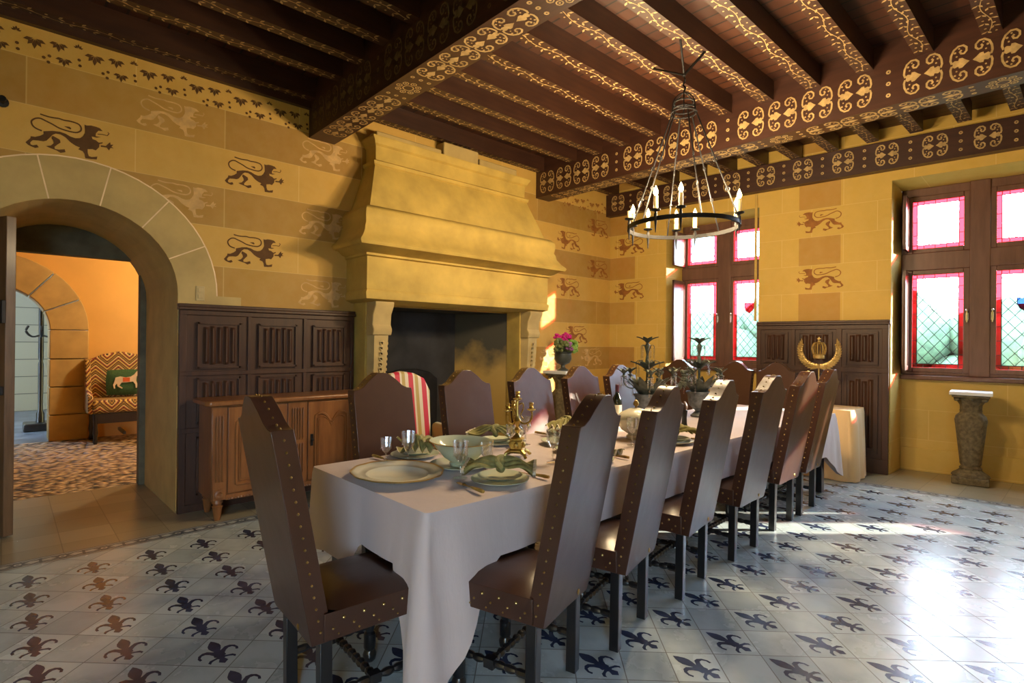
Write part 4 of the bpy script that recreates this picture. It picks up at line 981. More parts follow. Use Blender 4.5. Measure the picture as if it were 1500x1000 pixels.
# ------------------------------------------------------------ high backed chair, local: faces +y
def make_chair(label, loc, rz):
    t = thing('dining_chair', label, 'chair', loc, rz, 'high backed leather dining chairs'); R = random.Random(5)
    hw = .205
    top = [(hw,1.085),(hw-.004,1.105),(hw-.035,1.108),(hw-.07,1.125),(hw-.105,1.158),(hw-.145,1.187),(.035,1.202),(0,1.205)]
    out = [(-hw,.36),(-hw+.02,.352),(0,.358),(hw-.02,.352),(hw,.36)]+top+[(-x,z) for x,z in top[::-1][1:]]
    def yb(z): return -.20-(z-.36)*.19
    b = MB(); b.prism([(x,yb(z),z) for x,z in out], (0,.075,0), 0)
    # brass nails along the side and crest edges
    def nail(p, r): b.sph(p, r, 6, 4, 1)
    for s in (-1,1):
        for k in range(17): z = .40+k*.042; nail((s*(hw+.001), yb(z)+.037, z), .0055)
    for k in range(13):
        f = k/12; x = -hw*.9+2*hw*.9*f; z = [q for q in [None]][0] if False else None
        ax = abs(x); tp = sorted(top); zz = 1.2
        for i in range(len(tp)-1):
            if tp[i][0] <= ax <= tp[i+1][0]: zz = tp[i][1]+(tp[i+1][1]-tp[i][1])*(ax-tp[i][0])/(tp[i+1][0]-tp[i][0]+1e-9)
        nail((x, yb(zz)+.037, zz+.001), .005)
    bk = b.build('backrest', [M_leather, M_nail], t, bevel=.014)
    # seat: upholstered, slightly domed
    b = MB(); y0, y1 = -.16, .235; n = 8; vs = []; fs = []
    def pt(i,j):
        u, v = i/n*2-1, j/n*2-1; return (u*(hw+.01), (y0+y1)/2+v*(y1-y0)/2, .462+.035*(1-u**4)*(1-v**4))
    for i in range(n+1):
        for j in range(n+1): vs.append(pt(i,j))
    fs = [(i*(n+1)+j,(i+1)*(n+1)+j,(i+1)*(n+1)+j+1,i*(n+1)+j+1) for i in range(n) for j in range(n)]
    b.add(vs, fs); b.box((-hw-.01,y0,.365),(hw+.01,y1,.462))
    for s in (-1,1):
        for k in range(10): nail((s*(hw+.011), y0+.03+k*.038, .405+.028*(k%2)), .007 if k % 2 else .0055)
        for k in range(5): nail((s*(hw+.011), y0+.05+k*.076, .382), .0045)
    for k in range(11): nail((-hw+.02+k*.039, y1+.001, .405+.028*(k%2)), .006)
    b.build('seat', [M_leather, M_nail], t, bevel=.012)
    b = MB()
    for s in (-1,1):
        b = MB(); b.prism([(s*.178-.022,-.165,.0),(s*.178+.022,-.165,.0),(s*.178+.022,-.165+.044,.0),(s*.178-.022,-.165+.044,.0)][::1], (0,-.005,.40)); b.build('leg', M_leg, t, bevel=.003)
        b = MB(); b.lathe([(.020,0),(.027,.01),(.030,.03),(.022,.05),(.026,.06),(.026,.12),(.018,.13),(.026,.16),(.030,.20),(.020,.235),(.028,.25),(.028,.37)], 10, (s*.178,.195,0)); b.build('leg', M_leg, t)
        b = MB(); P = []; rr = []
        for k in range(31): f = k/30; P.append((s*.178, -.12+.29*f, .155)); rr.append(.011+.006*abs(math.sin(f*PI*6)) if .08 < f < .92 else .016)
        b.tube(P, rr, 8); b.box((s*.178-.018,.02,.137),(s*.178+.018,.065,.173)); b.build('stretcher', M_leg, t)
    b = MB(); P = []; rr = []
    for k in range(41): f = k/40; P.append((-.16+.32*f, .043, .155)); rr.append(.011+.007*abs(math.sin(f*PI*8)))
    b.tube(P, rr, 8); b.build('stretcher', M_leg, t)
    b = MB(); b.sph((.09,-.207,.385), .012, 8, 4); b.v = [Vector((v.x,-.207+(v.y+.207)*.25-.001,v.z)) for v in b.v]; b.build('brass_tag', M_nail, t)
    return t
ch = make_chair('leather dining chair at the near head of the table, its back to the viewer', (-2.01,.985,0), math.radians(-3))
LR = ['nearest of the six window side leather chairs, its tall back largest in view','second nearest leather chair of the row on the window side','third leather chair from the viewer on the window side','fourth leather chair from the viewer on the window side','fifth leather chair from the viewer on the window side','farthest leather chair of the row on the window side']
G = 'high backed leather dining chairs'
CP = [(-1.62,1.585,16),(-1.686,2.20,14),(-1.738,2.893,9),(-1.77,3.655,2),(-1.828,4.45,1),(-1.837,4.99,3)]
for i, (x, y, a) in enumerate(CP): dup(ch, (x,y,0), PI/2+math.radians(a), LR[i], G)
LL = ['leather chair on the fireplace side, nearest the sideboard','second leather chair on the fireplace side, directly in front of the hearth','leather chair directly behind the brass candelabrum','leather chair in front of the flower urn','leather chair beside the wine bottle, farthest of the fireplace row']
for i, y in enumerate(CLY): dup(ch, (-2.74,y,0), -PI/2+math.radians([2,0,0,0,0][i]), LL[i], G)
dup(ch, (-3.62,6.08,0), PI+math.radians(12), 'leather chair below the left window, behind the leafy candelabrum', G)
dup(ch, (-2.94,6.06,0), PI, 'leather chair at the far end of the table, below the left window mullion', G)
dup(ch, (-2.465,6.06,0), PI, 'leather chair at the far end of the table, beside the cream clothed side table', G)

# ------------------------------------------------------------ side table with cloth, winged crown
sx0, sx1, sy0, sy1, sz = -2.20, -1.74, 6.36, 6.86, .735
t = thing('side_table', 'small side table hidden under a cream cloth by the far panelling', 'table', ((sx0+sx1)/2,(sy0+sy1)/2,0))
b = MB(); b.box((-.21,-.23,.69),(.21,.23,.728)); b.build('tabletop', M_leg, t)
for a in (-1,1):
    for c in (-1,1): b = MB(); b.box((a*.18-.02,c*.18-.02,0),(a*.18+.02,c*.18+.02,.69)); b.build('leg', M_leg, t)
b = cloth_mesh(sx0,sx1,sy0,sy1,sz,.728,(.735,.72,.72,.735),[],fold=.032,flare=.10,seed=4,corner_w=.2)
tag(b.build('tablecloth', M_cloth2, ang=.9), 'cream cloth reaching the floor over the small side table by the far panelling', 'tablecloth')
t = thing('crown_ornament', 'gilt winged crown on a thin rod standing on the side table', 'ornament', (-2.12,6.62,sz+.004), .1)
b = MB(); b.lathe([(.07,0),(.07,.01),(.02,.02),(.008,.03),(.008,.45)], 14); b.build('stand', M_gilt, t); t.scale = (.93,)*3
b = MB()
for s in (-1,1):
    for k in range(15):
        f = k/14; a = -PI/2+f*1.9; cx, cz = s*.195*math.cos(a)*1.02, .66+.20*math.sin(a)
        d = a+PI/2; ln = .10*(1-.3*f)
        p0 = Vector((cx*(1-.0), 0, cz)); dirv = Vector((s*math.cos(d-.35), 0, math.sin(d-.35)))
        b.tube([p0, p0+dirv*ln*.6+Vector((0,.012*math.sin(k),0)), p0+dirv*ln], [.020*(1-.4*f), .016*(1-.4*f), .003], 6)
        b.sph(tuple(p0*0.93+Vector((0,.0,.66*.07))), .024*(1-.5*f), 6, 4)
b.build('wings', M_gilt, t)
b = MB(); b.lathe([(.055,.555),(.062,.56),(.065,.60),(.075,.61),(.060,.605)], 16)
for k in range(8):
    a = k*PI/4; b.tube(smooth_path([(.06*math.cos(a),.06*math.sin(a),.60),(.075*math.cos(a),.075*math.sin(a),.68),(.05*math.cos(a),.05*math.sin(a),.74),(0,0,.735)]), .008, 6)
b.sph((0,0,.76), .018); b.box((-.006,-.006,.77),(.006,.006,.815)); b.box((-.02,-.005,.787),(.02,.005,.799)); b.build('crown', M_gilt, t)

# ------------------------------------------------------------ stone pedestals
def make_pedestal(label, loc):
    t = thing('pedestal', label, 'pedestal', loc, .1, 'carved stone pedestals')
    b = MB(); b.box((-.15,-.15,0),(.15,.15,.075)); b.lathe([(.155,.07),(.14,.10),(.10,.13),(.085,.15)], 20, (0,0,0), 0, None, .08, 8); b.build('base', M_old, t, bevel=.012)
    b = MB(); b.lathe([(.085,.14),(.09,.16),(.075,.18),(.085,.20),(.085,.22),(.122,.60),(.128,.65),(.118,.69),(.09,.72),(.085,.735),(.09,.75)], 32, (0,0,0), 0, None, .045, 8); b.build('shaft', M_old, t)
    b = MB(); b.lathe([(.085,.745),(.088,.80),(.12,.86),(.145,.885)], 24, (0,0,0), 0, None, .05, 8)
    for k in range(4):
        a = PI/4+k*PI/2; b.sph((.155*math.cos(a),.155*math.sin(a),.865), (.028,.028,.022), 8, 5)
        a = k*PI/2; b.sph((.118*math.cos(a),.118*math.sin(a),.87), (.025,.025,.018), 8, 5)
    P = [(-.155,-.155),(.155,-.155),(.155,.155),(-.155,.155)]; b.box((-.15,-.15,.885),(.15,.15,.91)); b.build('capital', M_old, t, bevel=.006)
    b = MB(); b.box((-.17,-.17,.91),(.17,.17,.945)); b.build('top_slab', M_white, t, bevel=.006)
    return t
pd = make_pedestal('weathered carved stone pedestal standing alone below the right window', (-.90,7.30,0))
dup(pd, (-4.80,5.38,0), .1, 'carved stone pedestal carrying the flower urn beside the fireplace', 'carved stone pedestals', 1.10)
t = thing('flower_urn', 'dark urn of magenta, lilac and green flowers on the pedestal beside the fireplace', 'flower arrangement', (-4.80,5.38,1.042))
b = MB(); b.lathe([(.075,0),(.075,.01),(.03,.04),(.025,.07),(.09,.10),(.115,.15),(.11,.22),(.13,.25),(.12,.25),(.10,.20)], 18); b.build('urn', M_urn, t)
R = random.Random(9)
def blossom(c, r, m, nm, k=16):
    b = MB()
    for i in range(k):
        a = R.uniform(0,6.28); e = R.uniform(-.6,1.4); d = Vector((math.cos(a)*math.cos(e),math.sin(a)*math.cos(e),math.sin(e)))
        p = Vector(c)+d*r*.6; b.sph(tuple(p), (r*.42,r*.42,r*.34), 6, 4)
    b.build(nm, m, t)
for c in ((.03,-.05,.42),(-.02,-.10,.44),(.05,-.02,.38),(-.03,.07,.46),(.04,.06,.44)): blossom(c, .05, M_mag, 'magenta_flower')
for c in ((.10,.02,.34),(.09,.05,.28),(.11,-.03,.30)): blossom(c, .04, M_lil, 'lilac_flower')
for c in ((.03,.17,.34),(.05,.14,.27),(-.02,.12,.38)): blossom(c, .075, M_grn, 'hydrangea_head', 26)
b = MB()
for i in range(46):
    a = R.uniform(0,6.28); e = R.uniform(-.3,1.3); L = R.uniform(.14,.24); d = Vector((math.cos(a)*math.cos(e),math.sin(a)*math.cos(e),math.sin(e))); p = Vector((0,0,.24)); q = d.cross(Vector((0,0,1))).normalized()*.025
    if d.y > 0 and R.random() < .4: continue
    b.add([p, p+d*L*.6+q, p+d*L, p+d*L*.6-q], [(0,1,2,3)])
for c in ((.04,-.13,.36),(.06,-.16,.28),(.10,-.09,.33)):
    for i in range(18):
        a = R.uniform(0,6.28); e = R.uniform(-.5,1.4); b.sph((c[0]+.05*math.cos(a)*math.cos(e), c[1]+.05*math.sin(a)*math.cos(e), c[2]+.05*math.sin(e)), .022, 6, 4)
b.build('foliage', M_dgrn, t)

# ------------------------------------------------------------ tableware
Z0 = TZ+.0125
def lathe_part(t, name, prof, m, seg=28, **k):
    b = MB(); b.lathe(prof, seg, **k); return b.build(name, m, t, ang=1.0)
# platter
t = thing('platter', 'large round cream platter with a gold scalloped rim at the near end of the table', 'platter', (-2.27,1.375,Z0))
b = MB()
def scal(prof, seg, sc, nf, mi):
    vs = []; fs = []
    for r, z in prof:
        for k in range(seg): a = 2*PI*k/seg; rr = r*(1+(sc*math.cos(nf*a) if r > .15 else 0)); vs.append((rr*math.cos(a)*1.08, rr*math.sin(a)*.95, z))
    for i in range(len(prof)-1):
        for k in range(seg): fs.append((i*seg+k, i*seg+(k+1) % seg, (i+1)*seg+(k+1) % seg, (i+1)*seg+k))
    b.add(vs, fs, mi)
scal([(.001,.006),(.135,.006),(.143,.016),(.150,.018),(.155,.016),(.185,.022),(.205,.030),(.212,.030)], 64, .014, 12, 0); scal([(.212,.030),(.221,.033),(.219,.026)], 64, .012, 12, 1); scal([(.217,.027),(.15,.004),(.12,0),(.001,0)], 64, .012, 12, 0)
b.build('dish', [M_cer2, M_rim], t, ang=1)
# bowl + saucer
t = thing('under_plate', 'pale green plate under the large serving bowl', 'plate', (-2.25,1.74,Z0)); t.rotation_euler = (0,0,.5)
lathe_part(t, 'plate', [(.001,.004),(.10,.004),(.155,.020),(.16,.020),(.158,.016),(.10,0),(.001,0)], M_cer, 40)
t = thing('serving_bowl', 'wide pale green serving bowl with a gilt wavy rim', 'bowl', (-2.25,1.74,Z0+.005))
b = MB()
scal([(.055,0),(.06,.012),(.05,.018),(.09,.045),(.125,.085),(.150,.118),(.165,.125)], 56, .01, 12, 0); scal([(.165,.125),(.168,.127),(.163,.129)], 56, .01, 12, 1); scal([(.163,.129),(.145,.118),(.115,.082),(.08,.045),(.001,.025)], 56, .01, 12, 0); b.build('dish', [M_cer, M_rim], t, ang=1)
# wine glass
def make_glass(label, loc, s=1):
    t = thing('wine_glass', label, 'glass', loc, 0, 'cut crystal wine glasses'); t.scale = (s,)*3
    lathe_part(t, 'foot', [(.001,.003),(.012,.004),(.034,.001),(.035,.0),(.001,0)], M_crys, 20)
    lathe_part(t, 'stem', [(.006,.003),(.004,.03),(.008,.04),(.004,.05),(.006,.072)], M_crys, 8)
    b = MB(); b.lathe([(.005,.072),(.020,.085),(.032,.11),(.036,.14),(.038,.175),(.0365,.175),(.034,.14),(.030,.11),(.018,.088),(.001,.078)], 16, close=False)
    for k in range(8):
        a = k*PI/4
        b.tube([(.0335*math.cos(a+q*.35),.0335*math.sin(a+q*.35),.10+.045*(q+1)/2) for q in (-1,0,1)], .0012, 4, 0); b.tube([(.0345*math.cos(a-q*.35),.0345*math.sin(a-q*.35),.10+.045*(q+1)/2) for q in (-1,0,1)], .0012, 4, 0)
    b.build('bowl', M_crys, t, ang=.3); return t
gl = make_glass('taller cut glass goblet between the platter and the sideboard side chair', (-2.47,1.56,Z0), .98)
for lab, x, y, s in (('smaller cut glass goblet left of its taller twin, behind the platter',-2.54,1.47,.80),('cut glass goblet standing in front of the serving bowl',-2.06,1.59,1.0),('smaller goblet right of the serving bowl, beside a taller one',-2.05,1.745,.85),
    ('goblet just left of the brass candelabrum',-2.43,2.26,.85),('taller goblet behind the brass candelabrum',-2.47,2.42,1.0),('lone cut glass goblet right of the brass candelabrum',-2.0,2.17,1.02),
    ('small goblet on the fireplace side, beside the third napkin',-2.405,2.85,.9),('goblet behind the nearest window side chair crest',-2.41,3.0,1.0),('large cut glass goblet in front of the covered tureen',-2.02,2.93,1.0),('smaller goblet right of the tureen',-2.03,3.03,.88)):
    dup(gl, (x,y,Z0), 0, lab, None, s)
# place setting plate + napkin
def make_plate(label, loc):
    t = thing('dinner_plate', label, 'plate', loc, 0, 'stacked green dinner plates')
    lathe_part(t, 'dinner_dish', [(.001,.004),(.085,.004),(.132,.017),(.136,.017),(.134,.013),(.085,0),(.001,0)], M_cer, 36)
    lathe_part(t, 'salad_dish', [(.001,.022),(.07,.022),(.102,.032),(.105,.032),(.07,.016),(.001,.016)], M_cer, 32); return t
def make_napkin(label, loc, rz):
    t = thing('napkin', label, 'napkin', loc, rz, 'folded green napkins')
    for s in (-1,1):
        b = MB(); n = 14; m = 22; vs = []
        for i in range(n+1):
            for j in range(m+1):
                u = i/n; v = j/m*2-1; w = .022+.075*u**1.1
                vs.append((s*(.01+.13*u), v*w, .022+.020*(1-u)+.016*math.sin(j*1.55)*(.4+.6*u)+.012*math.sin(u*5+v*2)+.02*(1-abs(v))))
        b.add(vs, [(i*(m+1)+j,(i+1)*(m+1)+j,(i+1)*(m+1)+j+1,i*(m+1)+j+1) for i in range(n) for j in range(m)], 0)
        b.add([(x+s*.012, y*1.03, z) for x,y,z in vs[-(m+1):]]+vs[-(m+1):], [(j,j+1,m+1+j+1,m+1+j) for j in range(m)], 1)
        o = b.build('folded_fan', [M_nap, M_napl], t, ang=3)
    b = MB(); b.tube([(.012*math.sin(a*2), .034*math.cos(a), .042+.026*math.sin(a)) for a in [i*PI/8 for i in range(16)]], .011, 8, closed=True); b.sph((0,0,.045), (.025,.028,.022)); b.build('knot', M_nap, t); t.scale = (1.1,1.1,1.15); return t
def make_knife(loc, rz, label):
    t = thing('table_knife', label, 'knife', loc, rz, 'horn handled knives')
    b = MB(); b.prism([(0,-.008,.002),(.12,-.009,.002),(.12,.004,.002),(.02,.006,.002)], (0,0,.0015)); b.build('blade', M_steel, t)
    b = MB(); b.tube([(.12,-.002,.006),(.15,-.002,.007),(.19,-.002,.008),(.215,-.002,.008)], [.005,.007,.009,.007], 8); b.build('handle', M_horn, t); return t
def make_fork(loc, rz, label):
    t = thing('table_fork', label, 'fork', loc, rz, 'horn handled forks')
    b = MB()
    for q in (-1.5,-.5,.5,1.5): b.tube([(0,q*.006,.005),(.04,q*.006,.002),(.055,q*.005,.004)], .0016, 4)
    b.tube([(.05,0,.004),(.07,0,.004),(.11,0,.006)], [.010,.004,.004], 6); b.build('tines', M_steel, t)
    b = MB(); b.tube([(.11,0,.006),(.14,0,.007),(.19,0,.008),(.205,0,.008)], [.005,.007,.009,.007], 8); b.build('handle', M_horn, t); return t
st = [(-1.89,1.69,'window',1,'nearest setting on the window side'),(-2.62,1.70,'fire',0,'nearest setting on the fireplace side'),(-2.62,2.30,'fire',0,'second setting on the fireplace side'),(-1.905,2.36,'window',1,'second setting on the window side'),
      (-2.60,2.96,'fire',0,'third setting on the fireplace side'),(-1.905,3.22,'window',1,'third setting on the window side')]
pl = nk = kn = fk = None
for x, y, side, r, lab in st:
    rz = PI if r else 0
    if pl is None: pl = make_plate('two pale green plates stacked at the '+lab, (x,y,Z0)); nk = make_napkin('sage napkin tied in a bow at the '+lab, (x,y,Z0+.034), .75)
    else: dup(pl, (x,y,Z0), 0, 'two pale green plates stacked at the '+lab); dup(nk, (x,y,Z0+.034), .75+x*3+y*2, 'sage napkin tied in a bow at the '+lab)
    s = 1 if r else -1
    a = 0 if r else PI
    kx = x-s*.09
    if kn is None: kn = make_knife((kx,y+s*.175,Z0+.002), a+.12, 'horn handled knife at the '+lab); fk = make_fork((kx,y-s*.175,Z0+.002), a-.1, 'horn handled fork at the '+lab)
    else: dup(kn, (kx,y+s*.175,Z0+.002), a+.1, 'horn handled knife at the '+lab); dup(fk, (kx,y-s*.175,Z0+.002), a-.06, 'horn handled fork at the '+lab)
# serving dishes
for nm, x, y, lab in (('serving_plate',-2.36,2.62,'pale green serving plate on the table behind the lone goblet'),('serving_plate',-2.13,2.50,'pale green serving plate nearer the window side, beside the lone goblet')):
    t = thing(nm, lab, 'plate', (x,y,Z0), 0, 'green serving plates'); lathe_part(t, 'plate', [(.001,.005),(.08,.005),(.115,.022),(.12,.022),(.118,.017),(.08,0),(.001,0)], M_cer, 32)
# tureen
t = thing('tureen', 'cream covered tureen with a gold knob among the far place settings', 'tureen', (-2.15,3.16,Z0))
lathe_part(t, 'bowl', [(.06,0),(.065,.015),(.05,.03),(.10,.06),(.125,.10),(.13,.13),(.12,.13),(.001,.10)], M_cer2)
lathe_part(t, 'lid', [(.13,.131),(.132,.14),(.10,.175),(.05,.20),(.02,.208),(.001,.208)], M_cer2)
b = MB(); b.lathe([(.008,.205),(.006,.215),(.018,.225),(.02,.24),(.012,.255),(.002,.262)], 12); b.build('knob', M_rim, t)
b = MB()
for s in (-1,1): b.tube([(s*(.125+.03*math.sin(a)),.0+.03*math.cos(a),.115) for a in [i*PI/6 for i in range(7)]], .007, 6)
b.build('handle', M_rim, t)
# wine bottle
t = thing('wine_bottle', 'dark green wine bottle with a cream label near the left girandole', 'bottle', (-2.60,3.56,Z0))
lathe_part(t, 'glass_body', [(.034,0),(.037,.006),(.037,.19),(.033,.215),(.016,.245),(.0135,.26),(.0135,.31),(.001,.312)], M_bottle, 20)
b = MB(); b.lathe([(.0375,.06),(.0375,.16)], 20, close=False); b.build('paper_label', M_paper, t)
b = MB(); b.lathe([(.0145,.262),(.0145,.316),(.012,.318)], 12); b.build('foil_capsule', simple('oxblood foil', (.07,.01,.015), .35), t)
# pepper mill and small cap
t = thing('pepper_mill', 'dark wooden pepper mill standing behind the tureen', 'pepper mill', (-2.14,3.78,Z0)); b = MB(); b.lathe([(.026,0),(.028,.01),(.02,.05),(.018,.09),(.024,.14),(.018,.15)], 14); b.build('body', M_leg, t); b = MB(); b.lathe([(.018,.15),(.022,.16),(.024,.18),(.015,.20),(.006,.21)], 14); b.build('cap', M_panel, t)
# brass candelabrum
t = thing('candelabrum', 'small brass four branch candelabrum on a square footed base near the serving bowl', 'candelabrum', (-2.25,2.14,Z0), .6)
b = MB()
for k in range(4):
    a = PI/4+k*PI/2; c, s = math.cos(a), math.sin(a); b.tube([(.05*c,.05*s,.03),(.075*c,.075*s,.02),(.085*c,.085*s,.004),(.095*c,.095*s,.007)], [.014,.010,.008,.006], 6)
b.lathe([(.052,.02),(.062,.03),(.06,.036),(.045,.045),(.042,.085),(.05,.092),(.05,.10),(.03,.108),(.02,.12)], 4, T=Matrix.Rotation(PI/4,4,'Z'))
for k in range(4): a = k*PI/2; b.sph((.036*math.cos(a),.036*math.sin(a),.065), (.014,.014,.018), 8, 5)
b.build('base', M_brass, t, ang=.5)
b = MB(); b.lathe([(.018,.11),(.009,.13),(.018,.15),(.009,.165),(.014,.185),(.022,.20),(.010,.22),(.008,.24),(.008,.315)], 14); b.build('stem', M_brass, t)
for k in range(4):
    a = k*PI/2+.3 if k < 3 else 0; a = k*2*PI/3
    b = MB(); T = Matrix.Rotation(a,4,'Z')
    if k < 3:
        b.tube(smooth_path([(.008,0,.20),(.04,0,.185),(.075,0,.20),(.085,0,.235),(.08,0,.26)]), .0055, 6, 0, T); b.tube(smooth_path([(.01,0,.29),(.03,0,.30),(.035,0,.27),(.02,0,.235),(.035,0,.21)]), .004, 6, 0, T); b.sph((.06,0,.178), .007, 6, 4, 0, T)
        b.lathe([(.004,.255),(.024,.264),(.024,.268),(.010,.272),(.014,.28),(.009,.285),(.014,.30),(.011,.305)], 12, (.08,0,0), 0, T)
        b.build('branch', M_brass, t)
    else:
        b.lathe([(.004,.31),(.026,.322),(.026,.326),(.010,.330),(.015,.34),(.009,.347),(.015,.362),(.011,.366)], 12, (0,0,0)); b.build('candle_cup', M_brass, t)
# leafy urn girandoles with crystal drops
def make_girandole(label, loc, rz):
    t = thing('girandole', label, 'candelabrum', loc, rz, 'leafy crystal hung girandoles'); R = random.Random(11)
    lathe_part(t, 'urn', [(.07,0),(.075,.01),(.05,.03),(.03,.05),(.05,.07),(.085,.10),(.095,.15),(.10,.19),(.115,.215),(.11,.225),(.09,.20)], M_zinc, 22)
    b = MB(); b.lathe([(.012,.20),(.010,.45),(.018,.5),(.010,.55),(.014,.60),(.02,.63),(.008,.66)], 10); b.build('stem', M_leaf, t)
    def leafblade(b, p, d, L, w, curl=.3):
        p = Vector(p); d = Vector(d).normalized(); q = d.cross(Vector((0,0,1)))
        q = q.normalized() if q.length > .05 else Vector((1,0,0)); nn = q.cross(d); vs = []
        for i in range(6):
            f = i/5; c = p+d*L*f+nn*curl*L*f*f*-1; ww = w*math.sin(PI*min(.98,f*.85+.12)); vs += [c-q*ww+nn*.004, c+nn*-.004, c+q*ww+nn*.004]
        b.add(vs, [(3*i,3*i+1,3*i+4,3*i+3) for i in range(5)]+[(3*i+1,3*i+2,3*i+5,3*i+4) for i in range(5)])
    for nm, z, n, L, w in (('leaf_crown',.655,8,.095,.020),('leaf_whorl',.42,8,.15,.034)):
        b = MB()
        for k in range(n):
            a = k*2*PI/n; leafblade(b, (.008*math.cos(a),.008*math.sin(a),z), (math.cos(a)*.75,math.sin(a)*.75,.8), L, w, .35)
        b.build(nm, M_leaf, t, ang=2)
    b = MB()
    for k in range(14):
        a = k*2.4; leafblade(b, (.05*math.cos(a),.05*math.sin(a),.20), (math.cos(a)*.5,math.sin(a)*.5,.9), R.uniform(.16,.24), .036, .25)
    b.build('leaf_bed', M_leaf, t, ang=2)
    def drops(x, y, z, n):
        b = MB()
        for i in range(n): b.sph((x,y,z-i*.0165), .0090, 6, 4)
        b.sph((x,y,z-n*.0165-.004), (.009,.009,.015), 6, 4); b.build('crystal_strand', M_crys, t)
    A = [k*2*PI/5+.2 for k in range(5)]
    for a in A:
        c, s = math.cos(a), math.sin(a); ar = MB()
        ar.tube(smooth_path([(.01*c,.01*s,.33),(.07*c,.07*s,.29),(.15*c,.15*s,.27),(.205*c,.205*s,.31),(.21*c,.21*s,.36)]), .0055, 6)
        ar.lathe([(.004,.36),(.022,.372),(.022,.375),(.010,.379),(.012,.40),(.008,.40)], 10, (.21*c,.21*s,0))
        for k in range(5): q = k*2*PI/5; leafblade(ar, (.21*c,.21*s,.385), (math.cos(q)*.6,math.sin(q)*.6,.9), .075, .017, .3)
        ar.build('arm', M_leaf, t, ang=2)
        for k in range(3): q = a+k*2.1; drops(.21*c+.022*math.cos(q), .21*s+.022*math.sin(q), .366, 4)
        drops(.13*c,.13*s,.265,3); drops(.055*c,.055*s,.60,5)
        u = MB(); u.tube(smooth_path([(.008*c,.008*s,.56),(.03*c,.03*s,.63),(.055*c,.055*s,.625),(.056*c,.056*s,.605)]), .003, 5); u.build('scroll', M_leaf, t); u = MB(); u.tube(smooth_path([(.008*c,.008*s,.42),(.06*c,.06*s,.50),(.10*c,.10*s,.49),(.10*c,.10*s,.47)]), .0035, 5); u.build('scroll', M_leaf, t); drops(.10*c,.10*s,.465,5)
    return t
gi = make_girandole('left of the two leafy grey girandoles, on an urn near the wine bottle', (-2.60,3.98,Z0), .2)
dup(gi, (-2.44,4.56,Z0), 1.0, 'right of the two leafy grey girandoles, in front of the left window')
# leaf wreath between the two
t = thing('leaf_wreath', 'crescent wreath of dark tin leaves between the two girandoles', 'wreath', (-2.54,4.27,Z0))
b = MB(); b.lathe([(.06,0),(.06,.01),(.012,.02),(.010,.22)], 12); b.build('stand', M_zinc, t)
b = MB(); R = random.Random(2)
for k in range(60):
    a = -PI/2+R.uniform(-2.1,2.1); r = .115+R.uniform(-.02,.02); c = Vector((r*math.cos(a)*.68, r*math.cos(a)*.73, .36+r*math.sin(a))); b.sph(tuple(c), (.022,.022,.016), 6, 4)
b.build('leaves', M_leaf, t)

# ------------------------------------------------------------ chandelier
CXc, CYc, CZc = -2.157, 3.76, 2.285
t = thing('chandelier', 'black wrought iron ring chandelier with electric candles hanging over the table', 'chandelier', (CXc,CYc,CZc))
RR = .405
b = MB(); n = 64; vs = []
for k in range(n):
    a = 2*PI*k/n
    for r, z in ((RR-.006,-.015),(RR+.006,-.015),(RR+.006,.015),(RR-.006,.015)): vs.append((r*math.cos(a), r*math.sin(a), z))
b.add(vs, [(4*k+j, 4*k+(j+1) % 4, 4*((k+1) % n)+(j+1) % 4, 4*((k+1) % n)+j) for k in range(n) for j in range(4)]); b.build('ring', M_iron, t, ang=.5)
ZC = 1.13-.235   # crown height above the ring
b = MB()
for z, r in ((ZC,.085),(ZC+.05,.075),(ZC-.03,.095)): b.tube([(r*math.cos(a),r*math.sin(a),z) for a in [i*PI/8 for i in range(16)]], .006, 6, closed=True)
for k in range(6):
    a = k*PI/3; b.tube(smooth_path([(.095*math.cos(a),.095*math.sin(a),ZC-.03),(.085*math.cos(a),.085*math.sin(a),ZC+.05),(.05*math.cos(a),.05*math.sin(a),ZC+.10),(0,0,ZC+.13)]), .005, 6)
b.build('crown', M_iron, t)
top = 3.62-CZc
b = MB(); b.tube(smooth_path([(0,0,ZC+.13),(.012,0,ZC+.16),(-.01,.01,ZC+.19),(.01,0,ZC+.22),(0,0,ZC+.25),(0,0,top-.18)]), .007, 6); b.build('hook', M_iron, t)
b = MB(); rv = Vector((1,.0,0))
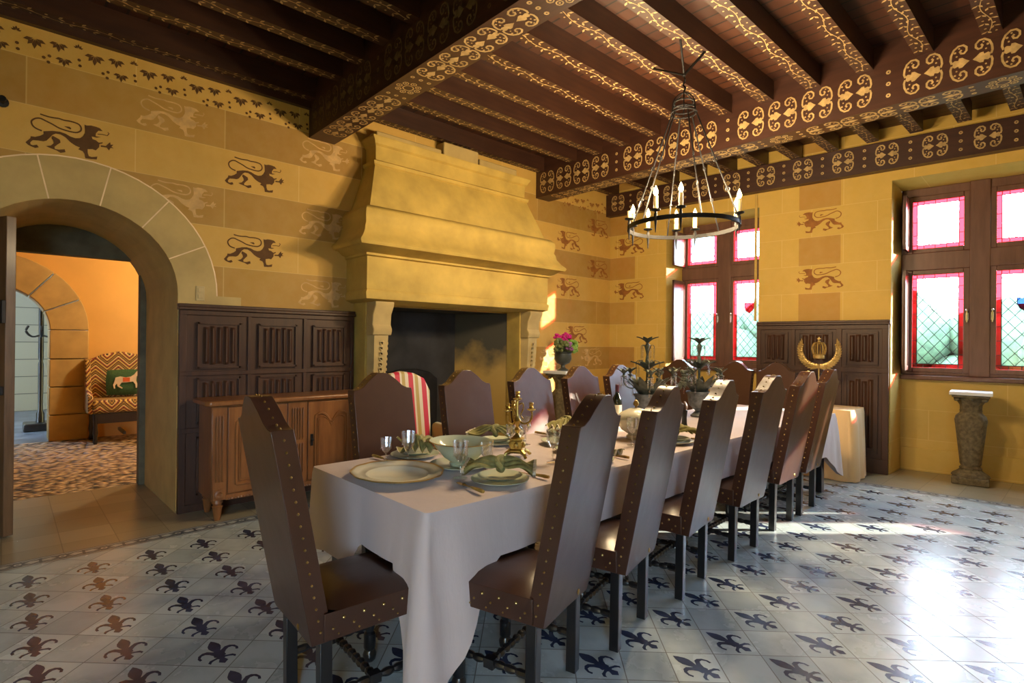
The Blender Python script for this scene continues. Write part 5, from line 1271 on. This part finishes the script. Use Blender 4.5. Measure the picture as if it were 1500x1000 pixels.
tb = top-.18; b.tube([(0,0,tb),(-.318,.07,top+.008)], .008, 6); b.tube([(0,0,tb),(.10,.13,top+.008)], .011, 6); b.tube([(0,0,tb),(.06,-.16,top+.008)], .008, 6); b.sph((0,0,tb), .016); b.build('bracket', M_iron, t)
for k in range(6):
    a = k*PI/3+.3; c, s = math.cos(a), math.sin(a); b = MB()
    p0 = Vector((.09*c,.09*s,ZC-.03)); p3 = Vector((RR*c,RR*s,.01)); p1 = p0.lerp(p3,.45); p2 = p0.lerp(p3,.72)
    b.tube([p0,p1], .0055, 6); b.tube([p1,p2], .0045, 6); b.tube([p2,p3], .0055, 6)
    for p in (p1,p2): b.tube([(p.x+.014*math.cos(q)*c,p.y+.014*math.cos(q)*s,p.z+.014*math.sin(q)) for q in [i*PI/4 for i in range(8)]], .004, 5, closed=True)
    b.build('suspension_rod', M_iron, t)
fz = Vector((-.732,.681,0)); rx = Vector((.681,.732,0))
cand = [(-127,1,'f'),(-90,0,''),(-44,1,''),(-19,1,''),(55,1,''),(90,1,''),(149,1,''),(170,1,'s'),(205,1,'')]
for deg, lit, q in cand:
    a = math.radians(deg); v = rx*math.sin(a)-fz*math.cos(a); p = v*RR
    b = MB(); b.lathe([(.003,-.10),(.010,-.02),(.013,.03),(.010,.035),(.008,.05)], 8, (p.x,p.y,0)); b.lathe([(.008,.048),(.034,.056),(.036,.064),(.030,.060),(.012,.056)], 16, (p.x,p.y,0)); b.build('candle_holder', M_iron, t)
    b = MB(); hh = .10 if lit else .06; b.lathe([(.016,.058),(.016,.058+hh),(.004,.060+hh)], 10, (p.x,p.y,0)); c = b.build('candle_sleeve', M_candle, t)
    if lit:
        b = MB(); z = .06+hh; b.lathe([(.008,z),(.017,z+.018),(.017,z+.032),(.008,z+.055),(.001,z+.072)], 10, (p.x,p.y,0)); o = b.build('bulb', M_flameb, c); o.visible_shadow = True
        o = lamp('bulb_light', (CXc+p.x, CYc+p.y, CZc+z+.095), BULB_W, (1,.75,.43), .03)
